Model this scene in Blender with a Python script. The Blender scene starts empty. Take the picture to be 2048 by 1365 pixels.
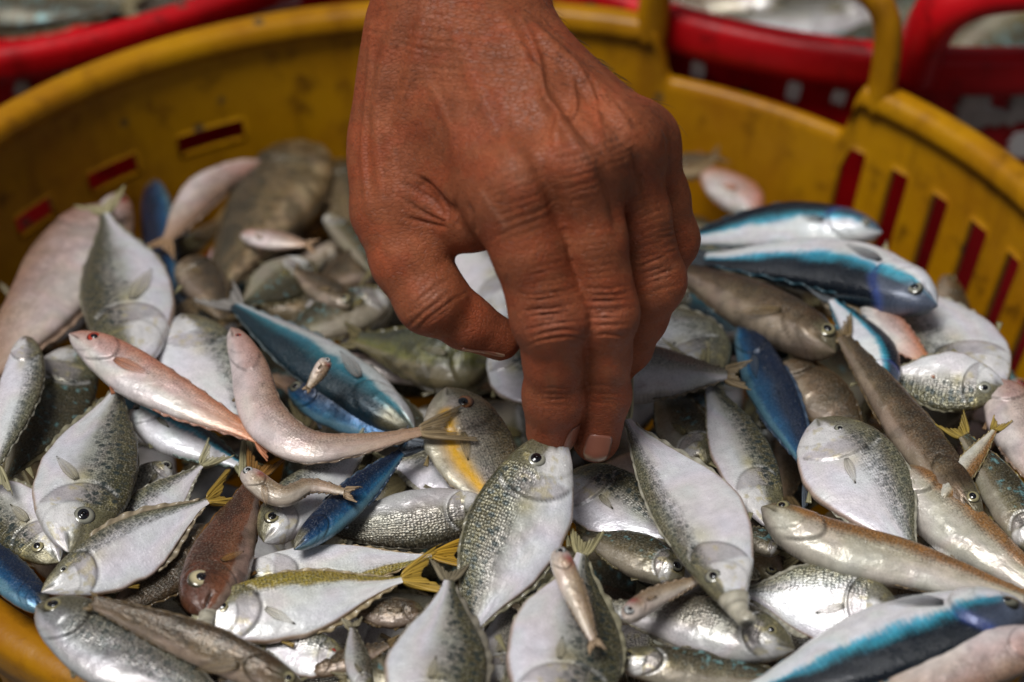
import bpy, math, random
import numpy as np
from mathutils import Matrix, Vector

sc = bpy.context.scene
C = sc.collection
R_ = math.radians

# ------------------------------------------------------------------ camera
PITCH, DIST, FOCAL = R_(40), 0.72, 70.0
FW = np.array([0, math.cos(PITCH), -math.sin(PITCH)])
UP = np.array([0, math.sin(PITCH), math.cos(PITCH)])
RT = np.array([1.0, 0, 0])
CAM = -FW * DIST
PXF = FOCAL / 36 * 2048
cam = bpy.data.cameras.new('camera')
cam.lens = FOCAL; cam.sensor_width = 36; cam.clip_start = 0.02; cam.clip_end = 60
cam.dof.use_dof = True; cam.dof.focus_distance = 0.582; cam.dof.aperture_fstop = 7.4
cam.dof.aperture_blades = 0
camo = bpy.data.objects.new('camera', cam); C.objects.link(camo)
camo.location = CAM; camo.rotation_euler = (math.pi / 2 - PITCH, 0, 0)
sc.camera = camo

# ------------------------------------------------------------------ light
SUN_EL, SUN_AZ = 70, 238          # azimuth clockwise from +Y: behind the viewer, a little to the left
w = bpy.data.worlds.new('World'); sc.world = w; w.use_nodes = True
wn = w.node_tree.nodes; wl = w.node_tree.links
bg = wn['Background']; sky = wn.new('ShaderNodeTexSky'); sky.sky_type = 'NISHITA'
sky.sun_disc = False; sky.sun_elevation = R_(SUN_EL); sky.sun_rotation = R_(SUN_AZ)
sky.dust_density = 4.0; sky.air_density = 1.0
hs = wn.new('ShaderNodeHueSaturation'); hs.inputs['Saturation'].default_value = 0.42
wl.new(sky.outputs[0], hs.inputs['Color']); wl.new(hs.outputs[0], bg.inputs[0])
bg.inputs[1].default_value = 0.05
sun = bpy.data.lights.new('sun', 'SUN'); sun.energy = 4.4; sun.angle = R_(24); sun.color = (1, 0.99, 0.97)
suno = bpy.data.objects.new('sun', sun); C.objects.link(suno)
sd = Vector((math.sin(R_(SUN_AZ)) * math.cos(R_(SUN_EL)), math.cos(R_(SUN_AZ)) * math.cos(R_(SUN_EL)), math.sin(R_(SUN_EL))))
suno.rotation_euler = sd.to_track_quat('Z', 'Y').to_euler(); suno.location = (-1, -1, 2)
sc.view_settings.view_transform = 'Standard'; sc.view_settings.look = 'None'
sc.view_settings.gamma = 1; sc.view_settings.exposure = -0.62
sc.render.engine = 'CYCLES'
sc.cycles.max_bounces = 4; sc.cycles.diffuse_bounces = 2; sc.cycles.glossy_bounces = 2
sc.cycles.transparent_max_bounces = 6; sc.cycles.use_denoising = True

# ------------------------------------------------------------------ geometry of the view (pixels of the 2048 wide photograph -> place)
def ray(x, y):
    return RT * ((x - 1024) / PXF) - UP * ((y - 682.5) / PXF) + FW
def at_depth(x, y, d):
    return CAM + ray(x, y) * d
def at_z(x, y, z):
    r = ray(x, y); return CAM + r * ((z - CAM[2]) / r[2])
def sstep(a, b, x):
    t = np.clip((x - a) / (b - a), 0, 1); return t * t * (3 - 2 * t)
def pile(y):
    return 0.020 - 0.052 * sstep(-0.09, 0.21, y)
def on_pile(x, y, off):
    z = off
    for _ in range(12):
        p = at_z(x, y, z); z = 0.5 * z + 0.5 * (pile(p[1]) + off)
    return at_z(x, y, z)

# ------------------------------------------------------------------ mesh helpers
def mesh(name, verts, faces, smooth=True, cols=None, uv=None):
    me = bpy.data.meshes.new(name)
    verts = np.asarray(verts, np.float32)
    f4 = [np.asarray(f, np.int32) for f in faces]
    nl = np.concatenate([np.full(len(f), f.shape[1], np.int32) for f in f4 if len(f)])
    idx = np.concatenate([f.ravel() for f in f4 if len(f)])
    me.vertices.add(len(verts)); me.vertices.foreach_set('co', verts.ravel())
    me.loops.add(len(idx)); me.loops.foreach_set('vertex_index', idx)
    me.polygons.add(len(nl))
    me.polygons.foreach_set('loop_start', np.concatenate([[0], np.cumsum(nl)[:-1]]).astype(np.int32))
    me.polygons.foreach_set('loop_total', nl)
    me.polygons.foreach_set('use_smooth', np.full(len(nl), smooth))
    me.update(calc_edges=True)
    if cols is not None:
        a = me.color_attributes.new('Col', 'FLOAT_COLOR', 'POINT')
        c = np.ones((len(verts), 4), np.float32); c[:, :cols.shape[1]] = cols
        a.data.foreach_set('color', c.ravel())
    if uv is not None:
        l = me.uv_layers.new(name='UVMap')
        l.data.foreach_set('uv', np.asarray(uv, np.float32)[idx].ravel())
    me.validate()
    return me
def link(name, me, mat=None, parent=None, **props):
    o = bpy.data.objects.new(name, me); C.objects.link(o)
    if mat is not None and me is not None and not me.materials: me.materials.append(mat)
    if parent is not None: o.parent = parent
    for k, v in props.items(): o[k] = v
    return o
def grid_faces(n, m, wrap_m=False, flip=False):
    i = np.arange(n - 1)[:, None]; j = np.arange(m if wrap_m else m - 1)[None]
    j2 = (j + 1) % m
    q = np.stack([i * m + j, i * m + j2, (i + 1) * m + j2, (i + 1) * m + j], -1).reshape(-1, 4)
    return q[:, ::-1] if flip else q
def slab(P, thick, N=None, cols=None, name='sheet'):
    """closed thin plate from a grid of points P (n,m,3), offset along N"""
    n, m, _ = P.shape
    if N is None:
        du = np.gradient(P, axis=0); dv = np.gradient(P, axis=1)
        N = np.cross(du, dv); N /= np.linalg.norm(N, axis=-1, keepdims=True) + 1e-12
    t = np.asarray(thick); t = t[..., None] if t.ndim else t
    A = (P + N * t * .5).reshape(-1, 3); B = (P - N * t * .5).reshape(-1, 3)
    g = grid_faces(n, m); k = n * m
    ring = np.concatenate([np.arange(m), np.arange(1, n) * m + m - 1, (n - 1) * m + np.arange(m - 2, -1, -1), np.arange(n - 2, 0, -1) * m])
    r2 = np.roll(ring, -1)
    side = np.stack([ring, ring + k, r2 + k, r2], -1)
    c = None if cols is None else np.concatenate([cols.reshape(-1, cols.shape[-1])] * 2)
    return mesh(name, np.concatenate([A, B]), [g, g[:, ::-1] + k, side], cols=c)
def tube(path, rad, nseg=16, name='tube', flat=1.0, closed=False):
    path = np.asarray(path, float); n = len(path); rad = np.broadcast_to(np.asarray(rad, float), (n,))
    T = np.gradient(path, axis=0)
    if closed: T = np.roll(path, -1, 0) - np.roll(path, 1, 0)
    T /= np.linalg.norm(T, axis=1, keepdims=True)
    ref = np.array([0.02, 0.05, 1.0]) if abs(T[0][2]) < .9 else np.array([1.0, 0.1, 0])
    U = np.zeros_like(path); u = ref - T[0] * (ref @ T[0]); u /= np.linalg.norm(u)
    for i in range(n):
        u = u - T[i] * (u @ T[i]); u /= np.linalg.norm(u); U[i] = u
    V = np.cross(T, U)
    a = np.linspace(0, 2 * np.pi, nseg, endpoint=False)
    P = path[:, None] + rad[:, None, None] * (np.cos(a)[None, :, None] * U[:, None] * flat + np.sin(a)[None, :, None] * V[:, None])
    v = P.reshape(-1, 3); f = [grid_faces(n, nseg, True)]
    if not closed:
        v = np.concatenate([v, path[:1], path[-1:]])
        j = np.arange(nseg); j2 = (j + 1) % nseg
        f.append(np.stack([j2, j, np.full(nseg, n * nseg)], -1)); f.append(np.stack([(n - 1) * nseg + j, (n - 1) * nseg + j2, np.full(nseg, n * nseg + 1)], -1))
    else:
        j = np.arange(nseg); j2 = (j + 1) % nseg
        f.append(np.stack([(n - 1) * nseg + j, (n - 1) * nseg + j2, j2, j], -1))
    return mesh(name, v, f)
def smooth_path(pts, n):
    pts = np.asarray(pts, float); k = len(pts)
    if k == 2: return pts[0] + (pts[1] - pts[0]) * np.linspace(0, 1, n)[:, None]
    P = np.concatenate([2 * pts[:1] - pts[1:2], pts, 2 * pts[-1:] - pts[-2:-1]])
    d = np.concatenate([[0], np.cumsum(np.linalg.norm(np.diff(pts, axis=0), axis=1))]); d /= d[-1]
    s = np.linspace(0, 1, n); i = np.clip(np.searchsorted(d, s, side='right') - 1, 0, k - 2)
    t = ((s - d[i]) / (d[i + 1] - d[i]))[:, None]
    a, b, c, e = P[i], P[i + 1], P[i + 2], P[i + 3]
    return .5 * (2 * b + (c - a) * t + (2 * a - 5 * b + 4 * c - e) * t * t + (3 * b - a - 3 * c + e) * t ** 3)

# numpy value noise
def _h(i, j, s):
    n = (i.astype(np.int64) * 374761393 + j.astype(np.int64) * 668265263 + s * 1442695041) & 0x7fffffff
    n = ((n ^ (n >> 13)) * 1274126177) & 0x7fffffff
    return ((n ^ (n >> 16)) & 0xffff) / 65535.0
def vnoise(x, y, s=0):
    xi = np.floor(x); yi = np.floor(y); fx = x - xi; fy = y - yi
    fx = fx * fx * (3 - 2 * fx); fy = fy * fy * (3 - 2 * fy)
    xi = xi.astype(np.int64); yi = yi.astype(np.int64)
    a = _h(xi, yi, s); b = _h(xi + 1, yi, s); c = _h(xi, yi + 1, s); d = _h(xi + 1, yi + 1, s)
    return (a + (b - a) * fx) * (1 - fy) + (c + (d - c) * fx) * fy
def fbm(x, y, s=0, o=3):
    v = 0; a = .5; t = 0
    for k in range(o):
        v = v + a * vnoise(x * 2 ** k, y * 2 ** k, s + k * 7); t += a; a *= .5
    return v / t

# ------------------------------------------------------------------ materials
def newmat(name):
    m = bpy.data.materials.new(name); m.use_nodes = True
    return m, m.node_tree.nodes, m.node_tree.links, m.node_tree.nodes['Principled BSDF']
def N_(nodes, typ, **kw):
    n = nodes.new(typ)
    for k, v in kw.items():
        if k in n.inputs: n.inputs[k].default_value = v
        else: setattr(n, k, v)
    return n
def mix(nodes, links, fac, a, b, blend='MIX'):
    n = nodes.new('ShaderNodeMix'); n.data_type = 'RGBA'; n.blend_type = blend
    for sock, v in ((n.inputs[0], fac), (n.inputs[6], a), (n.inputs[7], b)):
        if isinstance(v, bpy.types.NodeSocket): links.new(v, sock)
        elif isinstance(v, (tuple, list)): sock.default_value = (*v, 1) if len(v) == 3 else v
        else: sock.default_value = v
    return n.outputs[2]
def ramp(nodes, links, fac, stops):
    n = nodes.new('ShaderNodeValToRGB'); e = n.color_ramp.elements
    while len(e) < len(stops): e.new(0.5)
    for k, (p, c) in enumerate(stops):
        e[k].position = p; e[k].color = (c, c, c, 1) if not isinstance(c, tuple) else (*c, 1)
    links.new(fac, n.inputs[0]); return n.outputs[0]

def fish_skin():
    m, n, l, b = newmat('fish_skin')
    at = N_(n, 'ShaderNodeAttribute', attribute_name='Col'); fx = N_(n, 'ShaderNodeAttribute', attribute_name='Fx')
    uv = N_(n, 'ShaderNodeUVMap', uv_map='UVMap'); sx = n.new('ShaderNodeSeparateColor'); l.new(fx.outputs['Color'], sx.inputs[0])
    BACK, SPOT, SCALE = sx.outputs[0], sx.outputs[1], sx.outputs[2]
    def mul(a, b_, op='MULTIPLY'):
        k = N_(n, 'ShaderNodeMath', operation=op)
        for q, v in ((k.inputs[0], a), (k.inputs[1], b_)):
            if isinstance(v, bpy.types.NodeSocket): l.new(v, q)
            else: q.default_value = v
        return k.outputs[0]
    no = N_(n, 'ShaderNodeTexNoise', Scale=0.32, Detail=3.0, Roughness=.6, noise_dimensions='2D'); l.new(uv.outputs[0], no.inputs['Vector'])
    nf = N_(n, 'ShaderNodeTexNoise', Scale=1.5, Detail=2.0, Roughness=.65, noise_dimensions='2D'); l.new(uv.outputs[0], nf.inputs['Vector'])
    # overlapping scales
    mp = N_(n, 'ShaderNodeMapping'); mp.inputs['Scale'].default_value = (.95, 1.25, 1); l.new(uv.outputs[0], mp.inputs['Vector'])
    vs = N_(n, 'ShaderNodeTexVoronoi', feature='F1', Scale=1.0, Randomness=.55, voronoi_dimensions='2D'); l.new(mp.outputs[0], vs.inputs['Vector'])
    # dashes and dots on the back
    mq = N_(n, 'ShaderNodeMapping'); mq.inputs['Scale'].default_value = (.42, .30, 1); l.new(uv.outputs[0], mq.inputs['Vector'])
    vd = N_(n, 'ShaderNodeTexVoronoi', feature='F1', Scale=1.0, Randomness=.75, voronoi_dimensions='2D'); l.new(mq.outputs[0], vd.inputs['Vector'])
    c = mix(n, l, mul(mul(BACK, .6), .42, 'ADD'), at.outputs['Color'], mix(n, l, 1.0, at.outputs['Color'], ramp(n, l, no.outputs['Fac'], [(.3, .74), (.7, 1.16)]), 'MULTIPLY'))
    edge = ramp(n, l, vs.outputs['Distance'], [(.30, 0.0), (.62, 1.0)])
    c = mix(n, l, mul(mul(edge, SCALE), .75), c, (.045, .045, .035))
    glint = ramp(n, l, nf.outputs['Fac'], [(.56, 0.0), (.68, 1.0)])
    c = mix(n, l, mul(mul(glint, SCALE), .45), c, (.62, .58, .46))  # bright glints painted into the skin colour
    grime = ramp(n, l, nf.outputs['Fac'], [(.30, 1.0), (.44, 0.0)])
    c = mix(n, l, mul(mul(grime, BACK), .8), c, (.03, .03, .022))
    dots = mul(mul(ramp(n, l, vd.outputs['Distance'], [(.27, 1.0), (.42, 0.0)]), SPOT), ramp(n, l, no.outputs['Fac'], [(.34, 0.0), (.55, 1.0)]))
    c = mix(n, l, dots, c, (.030, .042, .040))
    l.new(c, b.inputs['Base Color'])
    l.new(mul(mul(at.outputs['Alpha'], mul(mul(BACK, .45), .55, 'ADD')), .6), b.inputs['Metallic'])
    rr = N_(n, 'ShaderNodeMapRange'); rr.inputs[3].default_value = .17; rr.inputs[4].default_value = .42
    l.new(nf.outputs['Fac'], rr.inputs[0]); l.new(rr.outputs[0], b.inputs['Roughness'])
    l.new(mul(mul(BACK, -.45), .65, 'ADD'), b.inputs['Coat Weight']); b.inputs['Coat Roughness'].default_value = .05; b.inputs['Specular IOR Level'].default_value = .35
    hh = mul(mul(vs.outputs['Distance'], mul(SCALE, .12, 'ADD')), -1.0)
    bp = N_(n, 'ShaderNodeBump', Strength=.35, Distance=.0005); l.new(hh, bp.inputs['Height'])
    bp2 = N_(n, 'ShaderNodeBump', Strength=.14, Distance=.0014); l.new(no.outputs['Fac'], bp2.inputs['Height']); l.new(bp.outputs[0], bp2.inputs['Normal'])
    l.new(bp2.outputs[0], b.inputs['Normal'])
    cb = N_(n, 'ShaderNodeBump', Strength=.6, Distance=.0006); l.new(nf.outputs['Fac'], cb.inputs['Height']); l.new(bp2.outputs[0], cb.inputs['Normal']); l.new(cb.outputs[0], b.inputs['Coat Normal'])
    return m
def fin_mat():
    m, n, l, b = newmat('fin_membrane')
    at = N_(n, 'ShaderNodeAttribute', attribute_name='Col')
    l.new(at.outputs['Color'], b.inputs['Base Color'])
    b.inputs['Roughness'].default_value = .35; b.inputs['Coat Weight'].default_value = .3
    tr = n.new('ShaderNodeBsdfTranslucent'); l.new(at.outputs['Color'], tr.inputs[0])
    m1 = n.new('ShaderNodeMixShader'); m1.inputs[0].default_value = .3; l.new(b.outputs[0], m1.inputs[1]); l.new(tr.outputs[0], m1.inputs[2])
    l.new(m1.outputs[0], n['Material Output'].inputs[0])
    return m
def simple(name, col, rough=.4, metal=0, coat=0, noise=0, nscale=80, bump=0, vcol=False):
    m, n, l, b = newmat(name)
    b.inputs['Base Color'].default_value = (*col, 1); b.inputs['Roughness'].default_value = rough
    b.inputs['Metallic'].default_value = metal; b.inputs['Coat Weight'].default_value = coat; b.inputs['Coat Roughness'].default_value = .08
    if vcol:
        at = N_(n, 'ShaderNodeAttribute', attribute_name='Col'); l.new(mix(n, l, 1.0, tuple(col), at.outputs['Color'], 'MULTIPLY'), b.inputs['Base Color'])
    if noise or bump:
        tc = n.new('ShaderNodeTexCoord'); no = N_(n, 'ShaderNodeTexNoise', Scale=nscale, Detail=5.0); l.new(tc.outputs['Object'], no.inputs['Vector'])
        r = ramp(n, l, no.outputs['Fac'], [(.3, 1 - noise), (.7, 1 + noise)])
        l.new(mix(n, l, 1.0, tuple(col), r, 'MULTIPLY'), b.inputs['Base Color'])
        if bump:
            bp = N_(n, 'ShaderNodeBump', Strength=bump, Distance=.001); l.new(no.outputs['Fac'], bp.inputs['Height']); l.new(bp.outputs[0], b.inputs['Normal'])
    return m
def plastic(name, col, dirt, scale=1.0):
    m, n, l, b = newmat(name)
    tc = n.new('ShaderNodeTexCoord')
    n1 = N_(n, 'ShaderNodeTexNoise', Scale=14.0 * scale, Detail=8.0, Roughness=.65); l.new(tc.outputs['Object'], n1.inputs['Vector'])
    n2 = N_(n, 'ShaderNodeTexNoise', Scale=70.0 * scale, Detail=4.0, Roughness=.6); l.new(tc.outputs['Object'], n2.inputs['Vector'])
    v1 = N_(n, 'ShaderNodeTexVoronoi', Scale=38.0 * scale); l.new(tc.outputs['Object'], v1.inputs['Vector'])
    c = mix(n, l, ramp(n, l, n1.outputs['Fac'], [(.38, 0.0), (.66, .9)]), tuple(col), tuple(dirt))
    mp = N_(n, 'ShaderNodeMapping'); mp.inputs['Scale'].default_value = (60, 60, 9); l.new(tc.outputs['Object'], mp.inputs['Vector'])
    n3 = N_(n, 'ShaderNodeTexNoise', Scale=1.0 * scale, Detail=4.0, Roughness=.7); l.new(mp.outputs[0], n3.inputs['Vector'])
    c = mix(n, l, ramp(n, l, n3.outputs['Fac'], [(.52, 0.0), (.70, .6)]), c, tuple(x * .55 for x in dirt))
    c = mix(n, l, ramp(n, l, n2.outputs['Fac'], [(.56, 0.0), (.70, .75)]), c, tuple(x * .4 for x in dirt))
    c = mix(n, l, ramp(n, l, v1.outputs['Distance'], [(.07, .85), (.12, 0.0)]), c, (.05, .045, .03))
    l.new(c, b.inputs['Base Color'])
    rr = N_(n, 'ShaderNodeMapRange'); rr.inputs[3].default_value = .26; rr.inputs[4].default_value = .55
    l.new(n2.outputs['Fac'], rr.inputs[0]); l.new(rr.outputs[0], b.inputs['Roughness'])
    bp = N_(n, 'ShaderNodeBump', Strength=.25, Distance=.002); l.new(n2.outputs['Fac'], bp.inputs['Height']); l.new(bp.outputs[0], b.inputs['Normal'])
    b.inputs['Specular IOR Level'].default_value = .3
    return m
def thin_fin_mat():
    m, n, l, b = newmat('thin_fin_membrane')
    at = N_(n, 'ShaderNodeAttribute', attribute_name='Col')
    l.new(at.outputs['Color'], b.inputs['Base Color']); b.inputs['Roughness'].default_value = .4
    tp = n.new('ShaderNodeBsdfTransparent'); m2 = n.new('ShaderNodeMixShader')
    l.new(at.outputs['Alpha'], m2.inputs[0]); l.new(tp.outputs[0], m2.inputs[1]); l.new(b.outputs[0], m2.inputs[2])
    l.new(m2.outputs[0], n['Material Output'].inputs[0])
    return m
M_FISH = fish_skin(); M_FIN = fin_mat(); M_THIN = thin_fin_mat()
M_PUPIL = simple('pupil_black', (.006, .006, .008), .08, coat=1)
IRIS = {k: simple('iris_' + k, c, .22, coat=.8, metal=.15, vcol=True) for k, c in dict(
    silver=(.36, .35, .28), gold=(.38, .33, .17), cream=(.70, .60, .36), red=(.62, .06, .03), orange=(.50, .22, .10), pale=(.62, .62, .60), dull=(.20, .19, .14)).items()}
M_YEL = plastic('yellow_plastic', (.45, .212, .0006), (.30, .112, .002))
M_RED = plastic('red_plastic', (.60, .003, .008), (.36, .003, .006))
M_WHITE = simple('white_paint', (.85, .80, .78), .5, noise=.15, nscale=60)
M_GREYP = simple('worn_grey_paint', (.42, .36, .33), .6, noise=.3, nscale=90)

# ------------------------------------------------------------------ the setting: wet concrete floor
RIM_Z = 0.030; GROUND = -0.235
def ground():
    m, n, l, b = newmat('wet_concrete')
    tc = n.new('ShaderNodeTexCoord')
    a = N_(n, 'ShaderNodeTexNoise', Scale=3.0, Detail=9.0, Roughness=.65); l.new(tc.outputs['Object'], a.inputs['Vector'])
    g = N_(n, 'ShaderNodeTexNoise', Scale=90.0, Detail=5.0); l.new(tc.outputs['Object'], g.inputs['Vector'])
    c = mix(n, l, ramp(n, l, a.outputs['Fac'], [(.35, 0.0), (.65, 1.0)]), (.11, .105, .10), (.055, .054, .052))
    c = mix(n, l, .5, c, ramp(n, l, g.outputs['Fac'], [(.3, .6), (.7, 1.3)]), 'MULTIPLY')
    l.new(c, b.inputs['Base Color']); l.new(ramp(n, l, a.outputs['Fac'], [(.4, .55), (.6, .15)]), b.inputs['Roughness'])
    bp = N_(n, 'ShaderNodeBump', Strength=.4, Distance=.004); l.new(g.outputs['Fac'], bp.inputs['Height']); l.new(bp.outputs[0], b.inputs['Normal'])
    x = np.linspace(-12, 12, 41); X, Y = np.meshgrid(x, x, indexing='ij')
    P = np.stack([X, Y, GROUND + 0 * X], -1).reshape(-1, 3)
    link('ground', mesh('ground', P, [grid_faces(41, 41)]), m, kind='structure')
ground()

# ------------------------------------------------------------------ baskets
class Basket:
    def __init__(s, name, cx, cy, rx, ry, rot, rim_z, depth, mat, label, slots, dips=(), taper=.80, rim_w=.015, rim_h=.013, group=None):
        s.cx, s.cy, s.rx, s.ry, s.rot, s.rim_z, s.depth, s.taper = cx, cy, rx, ry, rot, rim_z, depth, taper
        s.dips = dips; s.mat = mat; s.rim_w = rim_w
        s.root = link(name, None, None, None, label=label, category='basket')
        if group: s.root['group'] = group
        s.root.location = (cx, cy, rim_z - depth); bpy.context.view_layer.update()
        s.off = np.array([cx, cy, rim_z - depth])
        n = 720
        th = np.linspace(0, 2 * np.pi, n, endpoint=False)
        # wall: rows by depth below the rim
        zs = np.unique(np.concatenate([np.linspace(0, depth, 40), [v for sl in slots for v in sl[2:4]]]))
        Th, Z = np.meshgrid(th, zs, indexing='ij')
        m = len(zs)
        top = s.dip(th)[:, None]
        Zt = np.maximum(Z, 0) * (1 - top / depth) + top     # dipped top edge
        Po = s.pt(Th, Zt, 0.0); Pi = s.pt(Th, Zt, -.0032)
        V = np.concatenate([Po.reshape(-1, 3), Pi.reshape(-1, 3)]) - s.off
        keep = np.ones((n, m - 1), bool)
        zc = .5 * (zs[1:] + zs[:-1])
        for (a0, a1, z0, z1) in slots:
            da = (th - a0) % (2 * np.pi)
            keep &= ~(((da < (a1 - a0)))[:, None] & ((zc > z0) & (zc < z1))[None])
        i = np.arange(n)[:, None]; j = np.arange(m - 1)[None]; i2 = (i + 1) % n
        q = np.stack([i * m + j, i * m + j + 1, i2 * m + j + 1, i2 * m + j], -1)
        k = n * m
        F = [q[keep], (q[..., ::-1] + k)[keep]]
        # slot walls and open edges
        side = []
        kn = np.roll(keep, -1, 0)
        a, b = np.where(keep & ~kn); a2 = (a + 1) % n
        side.append(np.stack([a2 * m + b, a2 * m + b + 1, a2 * m + b + 1 + k, a2 * m + b + k], -1))
        a, b = np.where(~keep & kn); a2 = (a + 1) % n
        side.append(np.stack([a2 * m + b + k, a2 * m + b + 1 + k, a2 * m + b + 1, a2 * m + b], -1))
        a, b = np.where(keep[:, :-1] & ~keep[:, 1:]); a2 = (a + 1) % n
        side.append(np.stack([a * m + b + 1, a2 * m + b + 1, a2 * m + b + 1 + k, a * m + b + 1 + k], -1))
        a, b = np.where(~keep[:, :-1] & keep[:, 1:]); a2 = (a + 1) % n
        side.append(np.stack([a * m + b + 1 + k, a2 * m + b + 1 + k, a2 * m + b + 1, a * m + b + 1], -1))
        me = mesh('wall', V, F + side); link('wall', me, mat, s.root)
        # rim: a rounded, down-turned lip swept along the top edge
        hw, hh = rim_w / 2, rim_h
        prof = np.array([(-hw, -.004), (-hw, .001), (-hw * .75, .0038), (-hw * .2, .0046), (hw * .4, .0042), (hw * .85, .002), (hw, -.002), (hw, -hh), (hw * .8, -hh - .001), (hw * .72, -hh), (hw * .70, -.003), (-hw * .55, -.0045)])
        pr = []
        for t_ in range(len(prof)):
            pr += [prof[t_], .5 * (prof[t_] + prof[(t_ + 1) % len(prof)])]
        pr = np.array(pr); kk = len(pr)
        wob = 1 + .05 * np.sin(th * 3 + 1) + .03 * np.sin(th * 7)
        d = s.dip(th)
        P = np.zeros((n, kk, 3))
        for t_ in range(kk):
            squ = np.where(d > .004, .55, 1.0)          # thinner edge where the rim dips under the handle
            P[:, t_] = s.pt(th, d - pr[t_, 1], pr[t_, 0] * squ * wob + .001)
        V = P.reshape(-1, 3) - s.off
        i = np.arange(n)[:, None]; j = np.arange(kk)[None]; i2 = (i + 1) % n; j2 = (j + 1) % kk
        q = np.stack([i * kk + j, i2 * kk + j, i2 * kk + j2, i * kk + j2], -1).reshape(-1, 4)
        link('rim', mesh('rim', V, [q]), mat, s.root)
        # bottom plate
        rr = np.linspace(0.02, 1.0, 12)
        Pb = np.stack([s.pt(th, depth - .004 + 0 * th, 0) * r + (1 - r) * np.array([cx, cy, rim_z - depth + .004]) for r in rr]) - s.off
        V = np.concatenate([Pb.reshape(-1, 3), Pb.reshape(-1, 3) - [0, 0, .003]])
        g = grid_faces(12, n, True); link('bottom', mesh('bottom', V, [g, g[:, ::-1] + 12 * n]), mat, s.root)
    def dip(s, th):
        d = np.zeros_like(np.asarray(th, float))
        for (a0, a1, dz) in s.dips:
            x = (th - a0) % (2 * np.pi)
            d = np.maximum(d, dz * sstep(0, .035, x) * (1 - sstep(a1 - a0 - .035, a1 - a0, x)) * (x < a1 - a0))
        return d
    def pt(s, th, z, out):
        """point on the wall: angle, depth below the rim, offset outward"""
        f = 1 - (1 - s.taper) * np.clip(z, 0, s.depth) / s.depth
        a = (s.rx * f + out) * np.cos(th); b = (s.ry * f + out) * np.sin(th)
        c, d = math.cos(s.rot), math.sin(s.rot)
        return np.stack([s.cx + a * c - b * d, s.cy + a * d + b * c, s.rim_z - z + 0 * a], -1)
    def theta(s, p):
        c, d = math.cos(s.rot), math.sin(s.rot); x, y = p[0] - s.cx, p[1] - s.cy
        return math.atan2((-x * d + y * c) / s.ry, (x * c + y * d) / s.rx)
    def hit(s, x, y, out=.0012):
        """where the view ray through a pixel meets the outside of the wall"""
        r = ray(x, y); best = None
        for t in np.linspace(.5, 1.6, 5000):
            p = CAM + r * t; z = s.rim_z - p[2]
            if z < 0 or z > s.depth: continue
            th = s.theta(p); q = s.pt(np.array(th), np.array(z), 0)
            din = np.hypot(p[0] - s.cx, p[1] - s.cy) - np.hypot(q[0] - s.cx, q[1] - s.cy)
            if din < 0: return th, z
        return None
    def mark(s, pix, width, mat, name='paint_mark'):
        h = [s.hit(*p) for p in pix]; h = [x for x in h if x]
        if len(h) < 2: return
        th = np.unwrap([a for a, _ in h]); zz = [b for _, b in h]
        pth = smooth_path(np.stack([th, zz], 1), 24)
        R0 = .5 * (s.rx + s.ry)
        d = np.gradient(pth, axis=0) * [R0, 1]; d /= np.linalg.norm(d, axis=1, keepdims=True)
        nr = np.stack([-d[:, 1], d[:, 0]], 1)
        rg = np.random.default_rng(int(abs(pix[0][0])))
        wv = width * (1 + .18 * rg.normal(size=24)) * np.minimum(1, .55 + .45 * np.sin(np.linspace(0, np.pi, 24)) * 3)
        k = np.linspace(-.5, .5, 5)
        G = np.stack([s.pt(pth[:, 0] + nr[:, 0] * wv * t / R0, pth[:, 1] + nr[:, 1] * wv * t, .0011) for t in k], 1) - s.off
        link(name, slab(G, .0006, name=name), mat, s.root)
    def handle(s, a0, a1, h, r, lean=.0, name='handle'):
        A = s.pt(np.array(a0), np.array(.006), .0); B = s.pt(np.array(a1), np.array(.006), .0)
        mid = .5 * (A + B); out = mid - np.array([s.cx, s.cy, mid[2]]); out /= np.linalg.norm(out); up = np.array([0, 0, 1.0]) + out * lean
        path = [A, A + up * h * .45, A + up * h * .78 + (B - A) * .03, A + up * h * .96 + (B - A) * .12, A + up * h * 1.0 + (B - A) * .28, mid + up * h * 1.02,
                B + up * h * 1.0 - (B - A) * .28, B + up * h * .96 - (B - A) * .12, B + up * h * .78 - (B - A) * .03, B + up * h * .45, B]
        p = smooth_path(path, 80) - s.off
        link(name, tube(p, r, 16, name, flat=.8), s.mat, s.root)

def deg(*a): return tuple(math.radians(x) for x in a)
YB = dict(cx=-.0104, cy=-.0161, rx=.2215, ry=.1955, rot=-.222)
probe = Basket.__new__(Basket); probe.__dict__.update(YB); probe.rim_z = RIM_Z; probe.depth = .262; probe.taper = .80
def yth(x, y, z=RIM_Z): return probe.theta(at_z(x, y, z))
slots = []
for (xa, xb, ya, yb) in ((20, 95, 455, 405), (165, 270, 365, 318), (340, 480, 285, 250)):
    # long slots: angle span taken on the inner wall a little below the rim
    t1, t0 = yth(xa, ya, -.012), yth(xb, yb, -.012)
    slots.append((t0, t1, .036, .045))
base = yth(1775, 420, -.010)
for k in range(-1, 14):
    a = base - k * .108
    slots.append((a - .023, a + .023, .024, .115))
for k in range(14):                                   # lower vertical slots on the hidden part of the wall
    a = base - 14 * .108 - .1 - k * .16
    slots.append((a - .02, a + .02, .030, .11))
hA, hB = yth(1755, 205), yth(1282, 92)
yb = Basket('yellow_basket', **YB, rim_z=RIM_Z, depth=.262, mat=M_YEL, slots=slots, dips=((hA + .035, hB - .01, .025),),
            label='large round yellow plastic basket brimming with mixed small fish', rim_w=.0145)
yb.handle(hA + .01, hB + .0, .050, .0068, lean=.10)

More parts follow.
